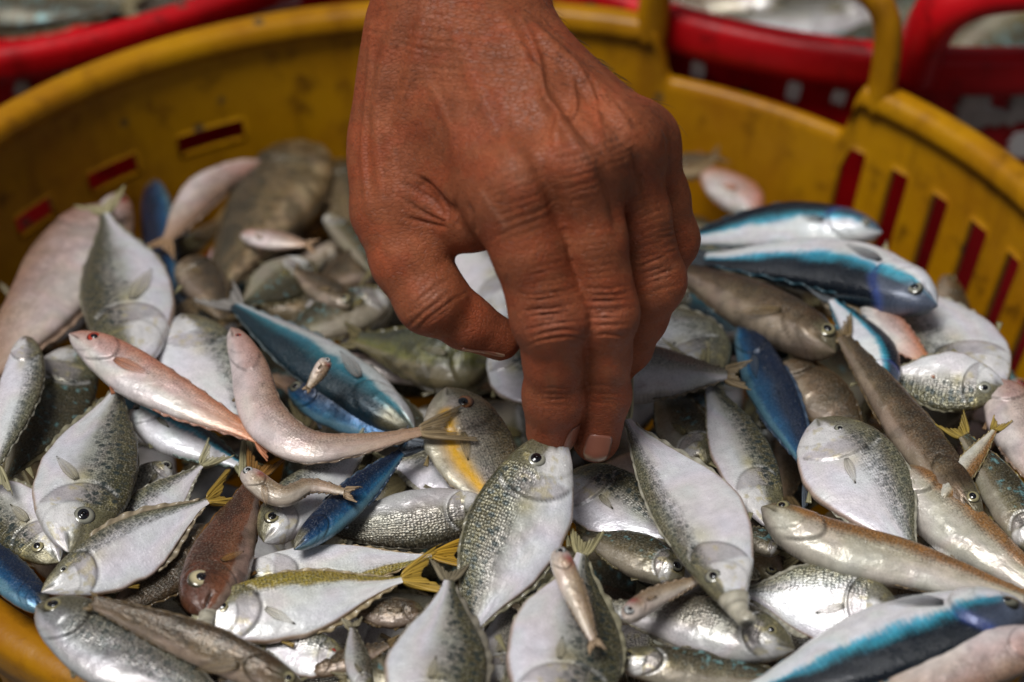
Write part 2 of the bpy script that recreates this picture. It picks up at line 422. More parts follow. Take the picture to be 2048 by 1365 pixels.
def circle_through(p, q, R):
    m = .5 * (p + q); d = q - p; L = np.hypot(d[0], d[1]); n = np.array([-d[1], d[0]]) / L
    if n[1] < 0: n = -n
    return m[:2] + n * math.sqrt(R * R - L * L / 4)
vslots = [(k * .2, k * .2 + .07, .05, .2) for k in range(31)]
c1 = circle_through(at_z(0, 130, RIM_Z), at_z(420, 28, RIM_Z), .25)
rb1 = Basket('red_basket', c1[0], c1[1], .243, .243, 0, RIM_Z, .262, M_RED, 'red plastic basket with pale painted letter behind the yellow basket, upper left corner', [], rim_w=.011, rim_h=.009, taper=.95)
c2 = circle_through(at_z(1310, 40, RIM_Z), at_z(2010, 138, RIM_Z), .26)
rb2 = Basket('red_basket', c2[0], c2[1], .253, .253, 0, RIM_Z, .262, M_RED, 'red plastic basket with a thick curved handle, upper right behind the yellow handle', [], rim_w=.012, rim_h=.013, taper=.95)
print('red', c1, c2, np.hypot(*(c1 - c2)))
rb1.mark([(482, -35), (478, -8), (472, 26)], .010, M_WHITE, 'painted_letter_stroke')
rb1.mark([(472, 24), (530, 10), (600, -8)], .007, M_WHITE, 'painted_letter_stroke')
for (x, y) in ((128, 138), (219, 103)): rb1.mark([(x - 6, y + 4), (x + 7, y - 5)], .006, M_WHITE, 'paint_dot')
rb1.mark([(46, 160), (40, 188)], .006, M_GREYP, 'paint_dot')
for (x, y, ww) in ((1398, 138, .008), (1588, 180, .010), (1678, 192, .007)): rb2.mark([(x - 14, y - 4), (x + 14, y + 4)], ww, M_WHITE, 'paint_dot')
rb2.mark([(1312, 116), (1330, 122)], .006, M_GREYP, 'paint_dot')
rb2.mark([(1955, 172), (1940, 255)], .012, M_GREYP, 'painted_letter_stroke')
rb2.mark([(1938, 232), (1985, 232), (2040, 232)], .009, M_GREYP, 'painted_letter_stroke')
rb2.mark([(2055, 172), (2046, 240)], .012, M_GREYP, 'painted_letter_stroke')
rb2.mark([(2046, 262), (2040, 312)], .010, M_WHITE, 'painted_letter_stroke')
ha = rb2.theta(at_z(1835, 150, RIM_Z))
rb2.handle(ha, ha + .50, .046, .0115, lean=.35)

# ------------------------------------------------------------------ fish
def prof(arr, u):
    xs = np.array(arr[0]); ys = np.array(arr[1]); f = np.linspace(0, 1, 401)
    y = np.interp(f, xs, ys); pad = np.concatenate([2 * y[0] - y[30:0:-1], y, 2 * y[-1] - y[-2:-32:-1]])
    g = np.exp(-.5 * (np.arange(-30, 31) / 11.0) ** 2); g /= g.sum()
    y = np.convolve(pad, g, 'same')[30:-30]
    return np.maximum(np.interp(u, f, y), .004)
UU = [0, .04, .1, .2, .33, .48, .65, .8, .92, 1]
SHAPE = dict(
    trev=dict(top=[UU, [.07, .18, .285, .395, .47, .49, .40, .22, .085, .055]], bot=[UU, [.06, .15, .255, .375, .485, .50, .38, .19, .075, .05]], wid=[UU, [.12, .38, .70, .95, 1, .93, .68, .38, .18, .10]], flat=.62, thick=.25, gill=.315, eye=(.155, .26, .118), tail=.24),
    deep=dict(top=[UU, [.07, .19, .315, .43, .49, .48, .36, .18, .07, .05]], bot=[UU, [.06, .17, .30, .43, .51, .50, .36, .17, .065, .045]], wid=[UU, [.12, .38, .72, .96, 1, .9, .62, .34, .16, .09]], flat=.62, thick=.22, gill=.315, eye=(.155, .26, .118), tail=.22),
    pony=dict(top=[UU, [.03, .09, .16, .24, .30, .33, .28, .17, .07, .05]], bot=[UU, [.03, .13, .27, .45, .60, .66, .52, .27, .09, .05]], wid=[UU, [.16, .45, .78, .96, 1, .9, .62, .34, .16, .09]], flat=.62, thick=.21, gill=.29, eye=(.15, .34, .10), tail=.2),
    slim=dict(top=[UU, [.05, .20, .31, .41, .47, .49, .42, .29, .17, .13]], bot=[UU, [.05, .18, .30, .41, .49, .50, .41, .27, .16, .12]], wid=[UU, [.22, .52, .80, .98, 1, .93, .72, .46, .26, .16]], thick=.50, eye=(.085, .25, .15), tail=.17),
    lizard=dict(top=[UU, [.06, .22, .34, .44, .49, .48, .40, .30, .21, .17]], bot=[UU, [.06, .20, .32, .42, .48, .48, .39, .28, .19, .15]], wid=[UU, [.30, .60, .86, 1, 1, .9, .72, .5, .3, .2]], thick=.62, eye=(.075, .45, .14), tail=.14),
    bream=dict(top=[UU, [.05, .20, .33, .45, .50, .47, .37, .25, .15, .13]], bot=[UU, [.05, .15, .25, .37, .47, .49, .39, .25, .14, .12]], wid=[UU, [.2, .48, .78, .97, 1, .92, .68, .42, .24, .15]], thick=.46, eye=(.13, .35, .14), tail=.16),
    stout=dict(top=[UU, [.10, .28, .40, .48, .50, .45, .34, .22, .14, .12]], bot=[UU, [.10, .26, .38, .46, .48, .43, .32, .20, .13, .11]], wid=[UU, [.30, .62, .86, 1, 1, .88, .62, .38, .22, .15]], thick=.55, eye=(.15, .38, .12), tail=.18),
    tiny=dict(top=[UU, [.12, .34, .44, .48, .47, .43, .36, .27, .20, .16]], bot=[UU, [.12, .32, .43, .48, .50, .46, .37, .27, .19, .15]], wid=[UU, [.34, .66, .90, 1, .95, .84, .66, .46, .3, .22]], thick=.72, eye=(.07, .25, .22), tail=.12),
)
G = lambda *c: np.array(c)
# colour schemes: belly, flank, back, where flank and back begin, spots, iris, fin colour
SKIN = dict(
    trev=dict(belly=(.72, .70, .73), flank=(.38, .37, .33), back=(.095, .084, .036), t0=.0, t1=.66, spot=.95, scol=(.075, .085, .085), iris='silver', fin=(.36, .32, .17), silver=.55, yel=.8, edge=(.42, .25, .14)),
    trevw=dict(belly=(.75, .73, .76), flank=(.70, .69, .69), back=(.20, .185, .115), t0=.08, t1=.85, spot=.6, scol=(.14, .14, .13), iris='silver', fin=(.42, .38, .22), silver=.5, yel=.6, edge=(.45, .26, .14)),
    stripe=dict(belly=(.75, .73, .75), flank=(.70, .69, .66), back=(.40, .30, .045), t0=.30, t1=.52, spot=.25, scol=(.2, .16, .05), iris='silver', fin=(.50, .30, .04), silver=.45, yel=.3, edge=(.45, .24, .08)),
    olive=dict(belly=(.29, .255, .185), flank=(.17, .14, .078), back=(.058, .046, .021), t0=-.35, t1=.55, spot=.3, scol=(.05, .05, .04), iris='silver', fin=(.22, .18, .09), silver=.6, yel=.3, fleck=1, scales=.35),
    grey=dict(belly=(.48, .46, .45), flank=(.30, .28, .24), back=(.11, .092, .06), t0=-.2, t1=.7, spot=.25, scol=(.08, .08, .08), iris='silver', fin=(.30, .26, .17), silver=.6, yel=.2),
    steel=dict(belly=(.42, .41, .42), flank=(.27, .265, .27), back=(.12, .105, .07), t0=-.5, t1=.7, spot=.7, scol=(.09, .10, .12), iris='gold', fin=(.30, .26, .17), silver=.6, yel=.5),
    blue=dict(belly=(.76, .77, .79), flank=(.04, .31, .44), back=(.004, .008, .015), t0=.02, t1=.50, spot=0, scol=(0, 0, 0), iris='silver', fin=(.10, .11, .12), silver=.35, scaly=1, grime=.2, scales=.03),
    navy=dict(belly=(.10, .22, .30), flank=(.010, .085, .21), back=(.006, .018, .05), t0=-.6, t1=.3, spot=0, scol=(0, 0, 0), iris='silver', fin=(.10, .12, .15), silver=.7, scaly=.6, grime=.3, scales=.14),
    teal=dict(belly=(.50, .52, .53), flank=(.04, .19, .25), back=(.010, .03, .045), t0=-.32, t1=.5, spot=0, scol=(0, 0, 0), iris='silver', fin=(.20, .20, .20), silver=.7, scaly=.3, grime=.3, scales=.14),
    pink=dict(belly=(.66, .60, .57), flank=(.60, .44, .40), back=(.50, .20, .12), t0=-.1, t1=.90, spot=0, scol=(0, 0, 0), iris='red', fin=(.55, .22, .11), silver=.3, grime=.35, scales=.32, mott=.22, tailtint=(.60, .21, .06)),
    pinkw=dict(belly=(.62, .53, .50), flank=(.55, .42, .38), back=(.34, .20, .14), t0=-.1, t1=.9, spot=0, scol=(0, 0, 0), iris='red', fin=(.42, .26, .14), silver=.35, grime=.4, scales=.34, mott=.25, tailtint=(.42, .25, .14)),
    brown=dict(belly=(.56, .52, .45), flank=(.48, .42, .32), back=(.33, .15, .042), t0=-.05, t1=.55, spot=.2, scol=(.16, .12, .08), iris='silver', fin=(.36, .22, .09), silver=.4, scales=.55, grime=.5, mott=.25),
    dbrown=dict(belly=(.27, .205, .15), flank=(.175, .118, .068), back=(.065, .038, .017), t0=-.4, t1=.5, spot=.25, scol=(.05, .04, .03), iris='gold', fin=(.22, .15, .07), silver=.4, mott=.5, scales=.35),
    russet=dict(belly=(.20, .13, .10), flank=(.15, .055, .025), back=(.085, .028, .014), t0=-.6, t1=.3, spot=0, scol=(0, 0, 0), iris='cream', fin=(.30, .15, .04), silver=.1, mott=.7, scales=.35),
    mott=dict(belly=(.26, .19, .11), flank=(.19, .125, .055), back=(.065, .042, .02), t0=-.5, t1=.6, spot=.3, scol=(.06, .05, .03), iris='gold', fin=(.22, .15, .08), silver=.25, mott=1.0, scales=.75),
    green=dict(belly=(.12, .10, .055), flank=(.105, .098, .018), back=(.03, .03, .012), t0=-.5, t1=.6, spot=.4, scol=(.03, .03, .02), iris='gold', fin=(.15, .12, .05), silver=.1, mott=1.0, scales=.35),  # skin darkened to stand in for shade under the hand
    yblot=dict(belly=(.40, .36, .28), flank=(.42, .38, .33), back=(.25, .185, .09), t0=-.2, t1=.9, spot=.2, scol=(.16, .12, .08), iris='orange', fin=(.35, .26, .12), silver=.4, mott=.6, stripe_y=1),
    glass=dict(belly=(.58, .48, .40), flank=(.42, .31, .22), back=(.30, .20, .12), t0=-.2, t1=.6, spot=0, scol=(0, 0, 0), iris='pale', fin=(.40, .28, .17), silver=.3, blood=1, grime=.3, scales=.25, mott=.3),
)
def colour(sk, shp, u, v, L, H, seed):
    s = SKIN[sk]; X = u * L * 1000; Y = v * H * 500          # mm
    n1 = fbm(X / 9, Y / 5, seed); n2 = fbm(X / 2.2, Y / 2.2, seed + 3); n3 = fbm(X / 20, Y / 14, seed + 9)
    t = v + .30 * (n1 - .5) + .16 * (n2 - .5)
    if s.get('scaly'):                                     # toothed edge of the scale rows
        t = t + s['scaly'] * .075 * (np.abs(((X / 1.7) % 1) - .5) * 2 - .5) * (u > .2)
    belly, flank, back = G(*s['belly']), G(*s['flank']), G(*s['back'])
    a = sstep(-.55 if not s.get('scaly') else s['t0'] - .10, s['t0'] + .12, t)[:, None]
    c = belly * (1 - a) + flank * a
    b = sstep(s['t0'] + .08, s['t1'], t)[:, None]; c = c * (1 - b) + back * b
    met = np.full(len(u), s['silver'])
    c = c * (.92 + .16 * n3)[:, None]
    c = c * (1 + .022 * np.stack([np.sin(n3 * 17), np.sin(n3 * 17 + 2), np.sin(n3 * 17 + 4)], 1))
    if s.get('scaly'):
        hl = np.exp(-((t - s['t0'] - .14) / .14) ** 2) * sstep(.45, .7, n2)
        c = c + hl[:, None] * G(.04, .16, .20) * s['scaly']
    bk = sstep(s['t0'] - .12, s['t0'] + .30, t); fx = np.stack([bk * s.get('grime', .8), s['spot'] * bk * (u > .22) * (1 - .5 * sstep(.75, 1, v)), bk * s.get('scales', .8) * (.25 + .75 * (u > .2)) + .02], 1)
    if s.get('fleck'):
        k = sstep(.66, .74, fbm(X / 1.7, Y / 1.3, seed + 21)) * sstep(-.3, .1, v)
        c = c * (1 - k[:, None]) + G(.16, .33, .34) * k[:, None]
    if s.get('mott'):
        k = (sstep(.42, .62, fbm(X / 5, Y / 5, seed + 31)) - .45) * s['mott']
        c = c * (1 - .75 * k[:, None]); c = np.maximum(c, .006)
    # head: operculum and cheek
    g0 = SHAPE[shp].get('gill', .255); ug = g0 + .012 - .115 * v * v + .02 * v
    hd = (1 - sstep(ug - .01, ug + .01, u))
    if sk in ('trev', 'trevw', 'stripe', 'grey', 'olive'):
        k = hd * sstep(.0, .35, v + .25 * (n2 - .5)) * .8; c = c * (1 - k[:, None]) + G(.17, .155, .085) * (.5 + n2)[:, None] * k[:, None]
        k = hd * (1 - sstep(-.05, .25, v)) * sstep(.07, .11, u) * (1 - sstep(g0 * .62, g0 * .70, u)) * .8; c = c * (1 - k[:, None]) + G(.78, .76, .74) * (.7 + .5 * n1)[:, None] * k[:, None]
        k = hd * sstep(g0 * .66, g0 * .72, u) * (1 - sstep(.3, .6, v)) * .65; c = c * (1 - k[:, None]) + G(.40, .36, .36) * (.6 + .8 * n2)[:, None] * k[:, None]
        k = np.exp(-((u - ug - .018) / .010) ** 2) * (np.abs(v) < .8) * .6; c = c * (1 - k[:, None]) + G(.80, .79, .78) * k[:, None]
        k = hd * sstep(.62, .72, n2) * .5; c = c * (1 - k[:, None]) + G(.50, .42, .18) * k[:, None]
        yy = np.exp(-((u - g0 - .045) / .05) ** 2 - ((v - .0) / .22) ** 2) * s.get('yel', 0) * .6
        c = c * (1 - yy[:, None]) + G(.46, .38, .12) * yy[:, None]
        bs = np.exp(-(((u - g0 - .007) * L / (.045 * H)) ** 2 + ((v - .42) * .5 / .05) ** 2)) * .95
        c = c * (1 - bs[:, None]) + G(.015, .015, .015) * bs[:, None]
    if sk in ('pink', 'pinkw'):
        k = hd * sstep(-.6, .2, v) * .35; c = c * (1 - k[:, None]) + G(.52, .25, .20) * k[:, None]
    if sk in ('blue',):
        k = hd * sstep(.1, .8, v) * .5; c = c * (1 - k[:, None]) + G(.13, .16, .24) * k[:, None]
        k = np.exp(-((u - ug) / .018) ** 2) * sstep(-.2, .5, v) * .8; c = c * (1 - k[:, None]) + G(.06, .10, .34) * k[:, None]
    gl = np.exp(-((u - ug) / .0065) ** 2) * (np.abs(v) < .85) * (.35 + .75 * n2)  # gill cover edges: dark line plus its shadow, painted into the skin colour
    gl = gl + np.exp(-((u - ug * .68) / .006) ** 2) * (v < .25) * .35
    c = c * (1 - np.clip(gl, 0, 1)[:, None] * .72)
    mo = np.exp(-((v + .05 + 1.6 * u) / .085) ** 2) * (1 - sstep(.06, .09, u))
    c = c * (1 - .88 * mo[:, None])
    if sk not in ('pink', 'pinkw', 'glass', 'russet'):
        k = (1 - sstep(.03, .10, u - .05 * (v > .1))) * (.45 + .55 * sstep(-.5, .3, v)) * .75; c = c * (1 - k[:, None]) + (G(.16, .14, .08) if sk != 'blue' else G(.10, .12, .17)) * (.6 + .8 * n2)[:, None] * k[:, None]
    if s.get('tailtint'):
        k = sstep(.55, 1.0, u) * .85; c = c * (1 - k[:, None]) + G(*s['tailtint']) * k[:, None]
    if s.get('stripe_y'):
        k = np.exp(-((v + .40 - .05 * np.sin(X / 6)) / .21) ** 2) * sstep(.14, .2, u) * (1 - sstep(.8, .9, u)) * sstep(.25, .5, n2 + .12)
        c = c * (1 - k[:, None]) + G(.72, .38, .008) * k[:, None]; met = met * (1 - k)
    if s.get('edge'):
        k = (1 - sstep(-.985, -.93, v)) * .7 * (u > .2); c = c * (1 - k[:, None]) + G(*s['edge']) * k[:, None]
    if s.get('blood'):
        k = np.exp(-((u - .16) / .07) ** 2) * sstep(.0, .7, v + .5 * (n2 - .5)) * .85; c = c * (1 - k[:, None]) + G(.30, .03, .03) * k[:, None]
        k = (1 - sstep(.1, .2, u)) * .6; c = c * (1 - k[:, None]) + G(.58, .50, .46) * k[:, None]
    # lateral line
    k = np.exp(-((v - .22 + .25 * (u - .5) ** 2) / .03) ** 2) * (u > .28) * .18
    c = c * (1 - k[:, None])
    return np.concatenate([np.clip(c, .003, .9), met[:, None]], 1), fx

def eye_mesh():
    r = np.array([0, .3, .55, .75, .9, 1.0, 1.08, 1.12]); z = np.array([.26, .255, .24, .21, .16, .09, .04, -.25])
    n = 20; a = np.linspace(0, 2 * np.pi, n, endpoint=False)
    P = np.stack([r[1:, None] * np.cos(a), r[1:, None] * np.sin(a), np.repeat(z[1:, None], n, 1)], -1).reshape(-1, 3)
    P = np.concatenate([P, [[0, 0, z[0]]]]); j = np.arange(n)
    rr = np.hypot(P[:, 0], P[:, 1]); k = np.interp(rr, [0, .5, .62, .74, .90, 1.0, 1.12], [.9, .9, .95, .75, .45, .12, .08])
    return mesh('eye', P, cols=np.stack([k] * 3, 1), faces=[grid_faces(len(r) - 1, n, True, True)[:, ::-1], np.stack([j, (j + 1) % n, np.full(n, len(P) - 1)], -1)])
def pupil_mesh():
    r = np.array([0, .22, .42, .55, .61]); z = np.array([.36, .35, .325, .28, .15])
    n = 18; a = np.linspace(0, 2 * np.pi, n, endpoint=False)
    P = np.stack([r[1:, None] * np.cos(a) * 1.08, r[1:, None] * np.sin(a), np.repeat(z[1:, None], n, 1)], -1).reshape(-1, 3)
    P = np.concatenate([P, [[0, 0, z[0]]]]); j = np.arange(n)
    return mesh('pupil', P, [grid_faces(len(r) - 1, n, True), np.stack([j, (j + 1) % n, np.full(n, len(P) - 1)], -1)])
EYE = {}
PUP = pupil_mesh(); PUP.materials.append(M_PUPIL)
for k_, m_ in IRIS.items():
    e_ = eye_mesh(); e_.name = 'eye_' + k_; e_.materials.append(m_); EYE[k_] = e_

def build_fish(name, shp, sk, S_pts, H, dors, N, seed, label, group=None, tail=1.0, fin=1.0, pect=1.0, eye=1.0, res=1.0, wide=1.0, gape=0, sag=.0, tcol=None, iris=None):
    """S_pts: world points snout ... tail base; N: direction the visible flank faces; dors: +1/-1 side of the back"""
    sp = SHAPE[shp]; s = SKIN[sk]; rg = np.random.default_rng(seed)
    S_pts = np.asarray(S_pts, float)
    ax = S_pts[-1] - S_pts[0]; L0 = np.linalg.norm(ax); ax /= L0
    N = N - ax * (N @ ax); N /= np.linalg.norm(N); Yv = np.cross(N, ax)
    O = S_pts[0]
    loc = (S_pts - O) @ np.stack([ax, Yv, N], 1)
    nu, nv = int(100 * res), int(52 * res)
    cl = smooth_path(loc, 200)
    if len(S_pts) == 2:
        s_ = np.linspace(0, 1, 200); amp = L0 * rg.uniform(-.028, .028)
        cl[:, 1] += amp * np.sin(np.pi * s_); cl[:, 2] += sag * L0 * np.sin(np.pi * s_)
    seg = np.concatenate([[0], np.cumsum(np.linalg.norm(np.diff(cl, axis=0), axis=1))]); L = seg[-1]; sn = seg / L
    Tn = np.gradient(cl, axis=0); Tn /= np.linalg.norm(Tn, axis=1, keepdims=True)
    def frame(u):
        c = np.stack([np.interp(u, sn, cl[:, k]) for k in range(3)], -1); t = np.stack([np.interp(u, sn, Tn[:, k]) for k in range(3)], -1)
        t /= np.linalg.norm(t, axis=-1, keepdims=True)
        m = np.stack([-t[..., 1], t[..., 0], 0 * t[..., 0]], -1); m /= np.linalg.norm(m, axis=-1, keepdims=True)
        return c, t, m * dors, np.cross(t, m)
    W = H * sp['thick'] * wide
    def radii(u):
        rnd = np.sqrt(np.clip(u / .035, 0, 1)) if True else 1
        rnd = .06 + .94 * rnd ** .85
        return prof(sp['top'], u) * H * rnd, prof(sp['bot'], u) * H * rnd, prof(sp['wid'], u) * W / 2 * rnd
    u = np.linspace(0, 1, nu) ** 1.22; tp, bt, wd = radii(u)
    lump = 1 + .06 * (fbm(u * 7, u * 0 + seed, seed) - .5)
    tp = tp * lump; bt = bt * (1 + .13 * (fbm(u * 7, u * 0 + seed, seed + 4) - .5))
    ph = np.linspace(0, 2 * np.pi, nv, endpoint=False); hh = np.sin(ph); nn = np.cos(ph)
    U, V = np.meshgrid(u, hh, indexing='ij')
    y = np.where(hh[None] > 0, tp[:, None] * hh, bt[:, None] * hh)
    z = wd[:, None] * np.sign(nn) * np.abs(nn) ** sp.get('flat', .72)
    g0 = sp.get('gill', .255); ug = g0 + .012 - .115 * V * V + .02 * V
    z = z * (1 + .16 * (1 - sstep(-.004, .006, U - ug)) * sstep(.02, .12, U) - .07 * np.exp(-((U - ug - .008) / .012) ** 2))
    z = z * (1 + .06 * (1 - sstep(-.005, .005, U - ug * .68)) * (V < .3))
    z = z * (1 - .22 * np.exp(-((V + .05 + 1.6 * U) / .10) ** 2) * (1 - sstep(.06, .09, U)))
    z = z * (1 + .09 * (fbm(U * 7, V * 2.2, seed + 2) - .5) * 2 + .05 * (fbm(U * 22, V * 5, seed + 6) - .5) * 2 * (V < .2))
    tw_ = rg.uniform(-.22, .22) * (U - .35) * 1.6
    y, z = y * np.cos(tw_) - z * np.sin(tw_), y * np.sin(tw_) * .9 + z * np.cos(tw_)
    c, t, m, b = frame(u)
    sg = 1 if dors > 0 else -1
    P = c[:, None] + m[:, None] * y[..., None] + b[:, None] * z[..., None]
    P = P.reshape(-1, 3); uf, vf = U.ravel(), V.ravel()
    cc = np.concatenate([P, c[:1], c[-1:]]); uf = np.concatenate([uf, [0, 1]]); vf = np.concatenate([vf, [0, 0]])
    fl = sg > 0
    j = np.arange(nv); j2 = (j + 1) % nv; e0, e1 = nu * nv, nu * nv + 1
    F = [grid_faces(nu, nv, True, fl)]
    f1 = np.stack([j, j2, np.full(nv, e0)], -1); f2 = np.stack([(nu - 1) * nv + j2, (nu - 1) * nv + j, np.full(nv, e1)], -1)
    F += [f1[:, ::-1] if not fl else f1, f2[:, ::-1] if not fl else f2]
    F = [f[:, ::-1] for f in F]
    cols, fxa = colour(sk, shp, uf, vf, L, H, seed)
    uv = np.stack([uf * L * 1000 + seed * 13.7, vf * H * 500 + seed * 7.1], 1)
    root = link(name, None, None, None, label=label, category='fish')
    if group: root['group'] = group
    Mw = Matrix(((ax[0], Yv[0], N[0], O[0]), (ax[1], Yv[1], N[1], O[1]), (ax[2], Yv[2], N[2], O[2]), (0, 0, 0, 1)))
    root.matrix_world = Mw; root.empty_display_size = .01
    bm_ = mesh('body', cc, F, cols=cols, uv=uv); a_ = bm_.color_attributes.new('Fx', 'FLOAT_COLOR', 'POINT')
    a_.data.foreach_set('color', np.concatenate([fxa, np.ones((len(fxa), 1))], 1).astype(np.float32).ravel())
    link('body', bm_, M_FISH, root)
    fc2 = tuple(np.array(tcol or s['fin']) * .55 + np.array(s['flank']) * .3)
    def fincols(R, S, base, alpha=.92):
        k = (.80 + .32 * (np.sin(S * 60) > .0)) * (.9 + .2 * fbm(R * 5, S * 9, seed))
        col = np.array(base)[None, None] * k[..., None]
        return np.concatenate([col, np.full(R.shape + (1,), alpha) - .25 * (R[..., None] > .75)], -1)
    fc = tcol or s['fin']
    if tail > 0:
        TL = L * sp['tail'] * tail; hb = prof(sp['top'], np.array([1.0]))[0] * H * 1.02
        r = np.linspace(0, 1, 16); q = np.linspace(-1, 1, 33); Rr, Q = np.meshgrid(r, q, indexing='ij')
        ext = TL * (.40 + .60 * np.abs(Q) ** 1.15) * (1 + .22 * (vnoise(Q * 9 + 20, Q * 0 + seed, 4) - .5) * Rr); spr = hb + (TL * rg.uniform(.38, .66) - hb * .3) * Rr ** .85
        cx, ct, cm, cb = frame(np.array([.985])); tw = rg.uniform(-.25, .25)
        Pf = cx + ct * (Rr * ext)[..., None] + cm * (Q * spr)[..., None] + cb * (.0004 * np.sin(Q * 30) * Rr + tw * TL * Rr ** 2 * Q * .5 + rg.uniform(-.1, .1) * TL * Rr ** 2)[..., None]
        tcl = fincols(Rr, Q, fc); tcl[..., 3] = np.interp(Rr, [0, .3, 1], [1, .92, .62]) * (.85 + .15 * np.sign(np.sin(Q * 60)))
        link('tail_fin', slab(Pf, .0004 + .0012 * (1 - Rr) ** 2, cols=tcl, name='tail_fin'), M_THIN, root)
    if fin > 0:
        for nm, sgn, u0, u1, hgt in (('dorsal_fin', 1, .36, .95, .040), ('anal_fin', -1, .54, .95, .035)):
            q = np.linspace(0, 1, 40); r = np.linspace(0, 1, 5); Rr, Q = np.meshgrid(r, q, indexing='ij')
            uu = u0 + (u1 - u0) * q; tp, bt, wd = radii(uu); e = (tp if sgn > 0 else -bt) * .97
            c, t, m, b = frame(uu)
            hf = H * hgt * fin * (.5 + .5 * np.sin(np.pi * np.clip(q * 1.05, 0, 1)) ** .5) * (1 - .55 * q) * (1 + .5 * (vnoise(q * 26, q * 0 + seed, 3) - .5)) * rg.choice([.6, .9, 1.3, 2.2])
            Pf = (c + m * e[:, None])[None] + Rr[..., None] * (hf[:, None] * (m * sgn + t * .8))[None] + b[None] * (Rr * .0006 * np.sin(Q * 40))[..., None]
            link(nm, slab(Pf, .0005, cols=fincols(Rr, Q, fc2), name=nm), M_FIN, root)
    if fin > 0 and shp not in ('tiny',):
        r = np.linspace(0, 1, 9); q = np.linspace(-1, 1, 7); Rr, Q = np.meshgrid(r, q, indexing='ij')
        ub = sp.get('gill', .255) + .07; c1_, t1_, m1_, b1_ = [k[0] for k in frame(np.array([ub]))]; be = radii(np.array([ub]))[1][0]
        FL = H * rg.uniform(.14, .22); Pf = c1_ - m1_ * be * .97 + (t1_ * .85 - m1_ * .5) * (Rr * FL)[..., None] + (t1_ * .5 + m1_ * .6) * (Q * FL * .18 * Rr)[..., None] + b1_ * (.0006 * np.sin(Q * 9) * Rr)[..., None]
        link('pelvic_fin', slab(Pf, .0005, cols=fincols(Rr, Q * .5, fc), name='pelvic_fin'), M_FIN, root)
    def flank_pt(uu, vv, lift=0):
        uu = np.asarray(uu, float); vv = np.asarray(vv, float)
        tp, bt, wd = radii(np.atleast_1d(uu)); c, t, m, b = frame(np.atleast_1d(uu))
        y = np.where(vv > 0, tp * vv, bt * vv); z = wd * np.abs(np.sqrt(np.clip(1 - vv * vv, 0, 1))) ** sp.get('flat', .72) * 1.05 + lift
        return c + m * np.atleast_1d(y)[:, None] + b * np.atleast_1d(z)[:, None]
    if pect > 0 and not (pect == 1.0 and rg.random() < .35):
        r = np.linspace(0, 1, 12); q = np.linspace(-1, 1, 9); Rr, Q = np.meshgrid(r, q, indexing='ij')
        PL = L * .16 * pect * rg.uniform(.75, 1.25); wd_ = PL * .15 * np.interp(Rr, [0, .15, .35, .6, .85, 1], [.35, .75, 1, .8, .35, .06])
        base = flank_pt(g0 + .03, -.10)[0]; cx, ct, cm, cb = [k[0] for k in frame(np.array([g0 + .03]))]
        an = rg.uniform(-.75, .25); dirv = ct * math.cos(an) + cm * math.sin(an); nrm = -ct * math.sin(an) + cm * math.cos(an)
        Pf = base + dirv * (Rr * PL)[..., None] + nrm * (Q * wd_)[..., None] + cb * (.0003 + .03 * PL * Rr - .03 * PL * Rr ** 2 - .05 * PL * Rr ** 3 + .00015 * np.sin(Q * 14))[..., None]
        pc = np.array(s['flank']) * .7 + np.array((.44, .34, .08)) * .3 if sk in ('trev', 'trevw', 'grey', 'stripe', 'olive') else np.array(fc)
        pcol = fincols(Rr, Q * .5, tuple(pc), .9); pcol[..., 3] = np.interp(Rr, [0, .2, .7, 1], [.85, .5, .3, .1]) * (.75 + .25 * np.sign(np.sin(Q * 12))); pcol[..., :3] *= np.interp(Rr, [0, .06, .14], [.3, .6, 1])[..., None]
        link('pectoral_fin', slab(Pf, .0004, cols=pcol, name='pectoral_fin'), M_THIN, root)
    if eye > 0:
        ue, ve, er = sp['eye']; er = er * H * eye * .92 * rg.uniform(.88, 1.1)
        p = flank_pt(ue, ve)[0]; px = flank_pt(ue + .02, ve)[0]; py = flank_pt(ue, ve + .08)[0]
        ex = px - p; ex /= np.linalg.norm(ex); ez = np.cross(ex, py - p); ez /= np.linalg.norm(ez)
        if ez[2] < 0: ez = -ez
        ez = ez + np.array([rg.uniform(-.25, .25), rg.uniform(-.25, .25), .6]); ez /= np.linalg.norm(ez)
        ex = ex - ez * (ex @ ez); ex /= np.linalg.norm(ex); ey = np.cross(ez, ex); p = p + ez * er * .0
        ik = iris or s['iris']
        if ik == 'silver': ik = str(rg.choice(['silver', 'silver', 'gold', 'dull']))
        eo = link('eye', EYE[ik], None, root)
        eo.matrix_local = Matrix(((ex[0] * er, ey[0] * er, ez[0] * er, p[0]), (ex[1] * er, ey[1] * er, ez[1] * er, p[1]), (ex[2] * er, ey[2] * er, ez[2] * er, p[2]), (0, 0, 0, 1)))
        po = link('pupil', PUP, None, eo); ps = rg.uniform(.82, 1.08); po.scale = (ps, ps * rg.uniform(.85, 1), 1); po.location = (rg.uniform(-.08, .08), rg.uniform(-.08, .08), 0)
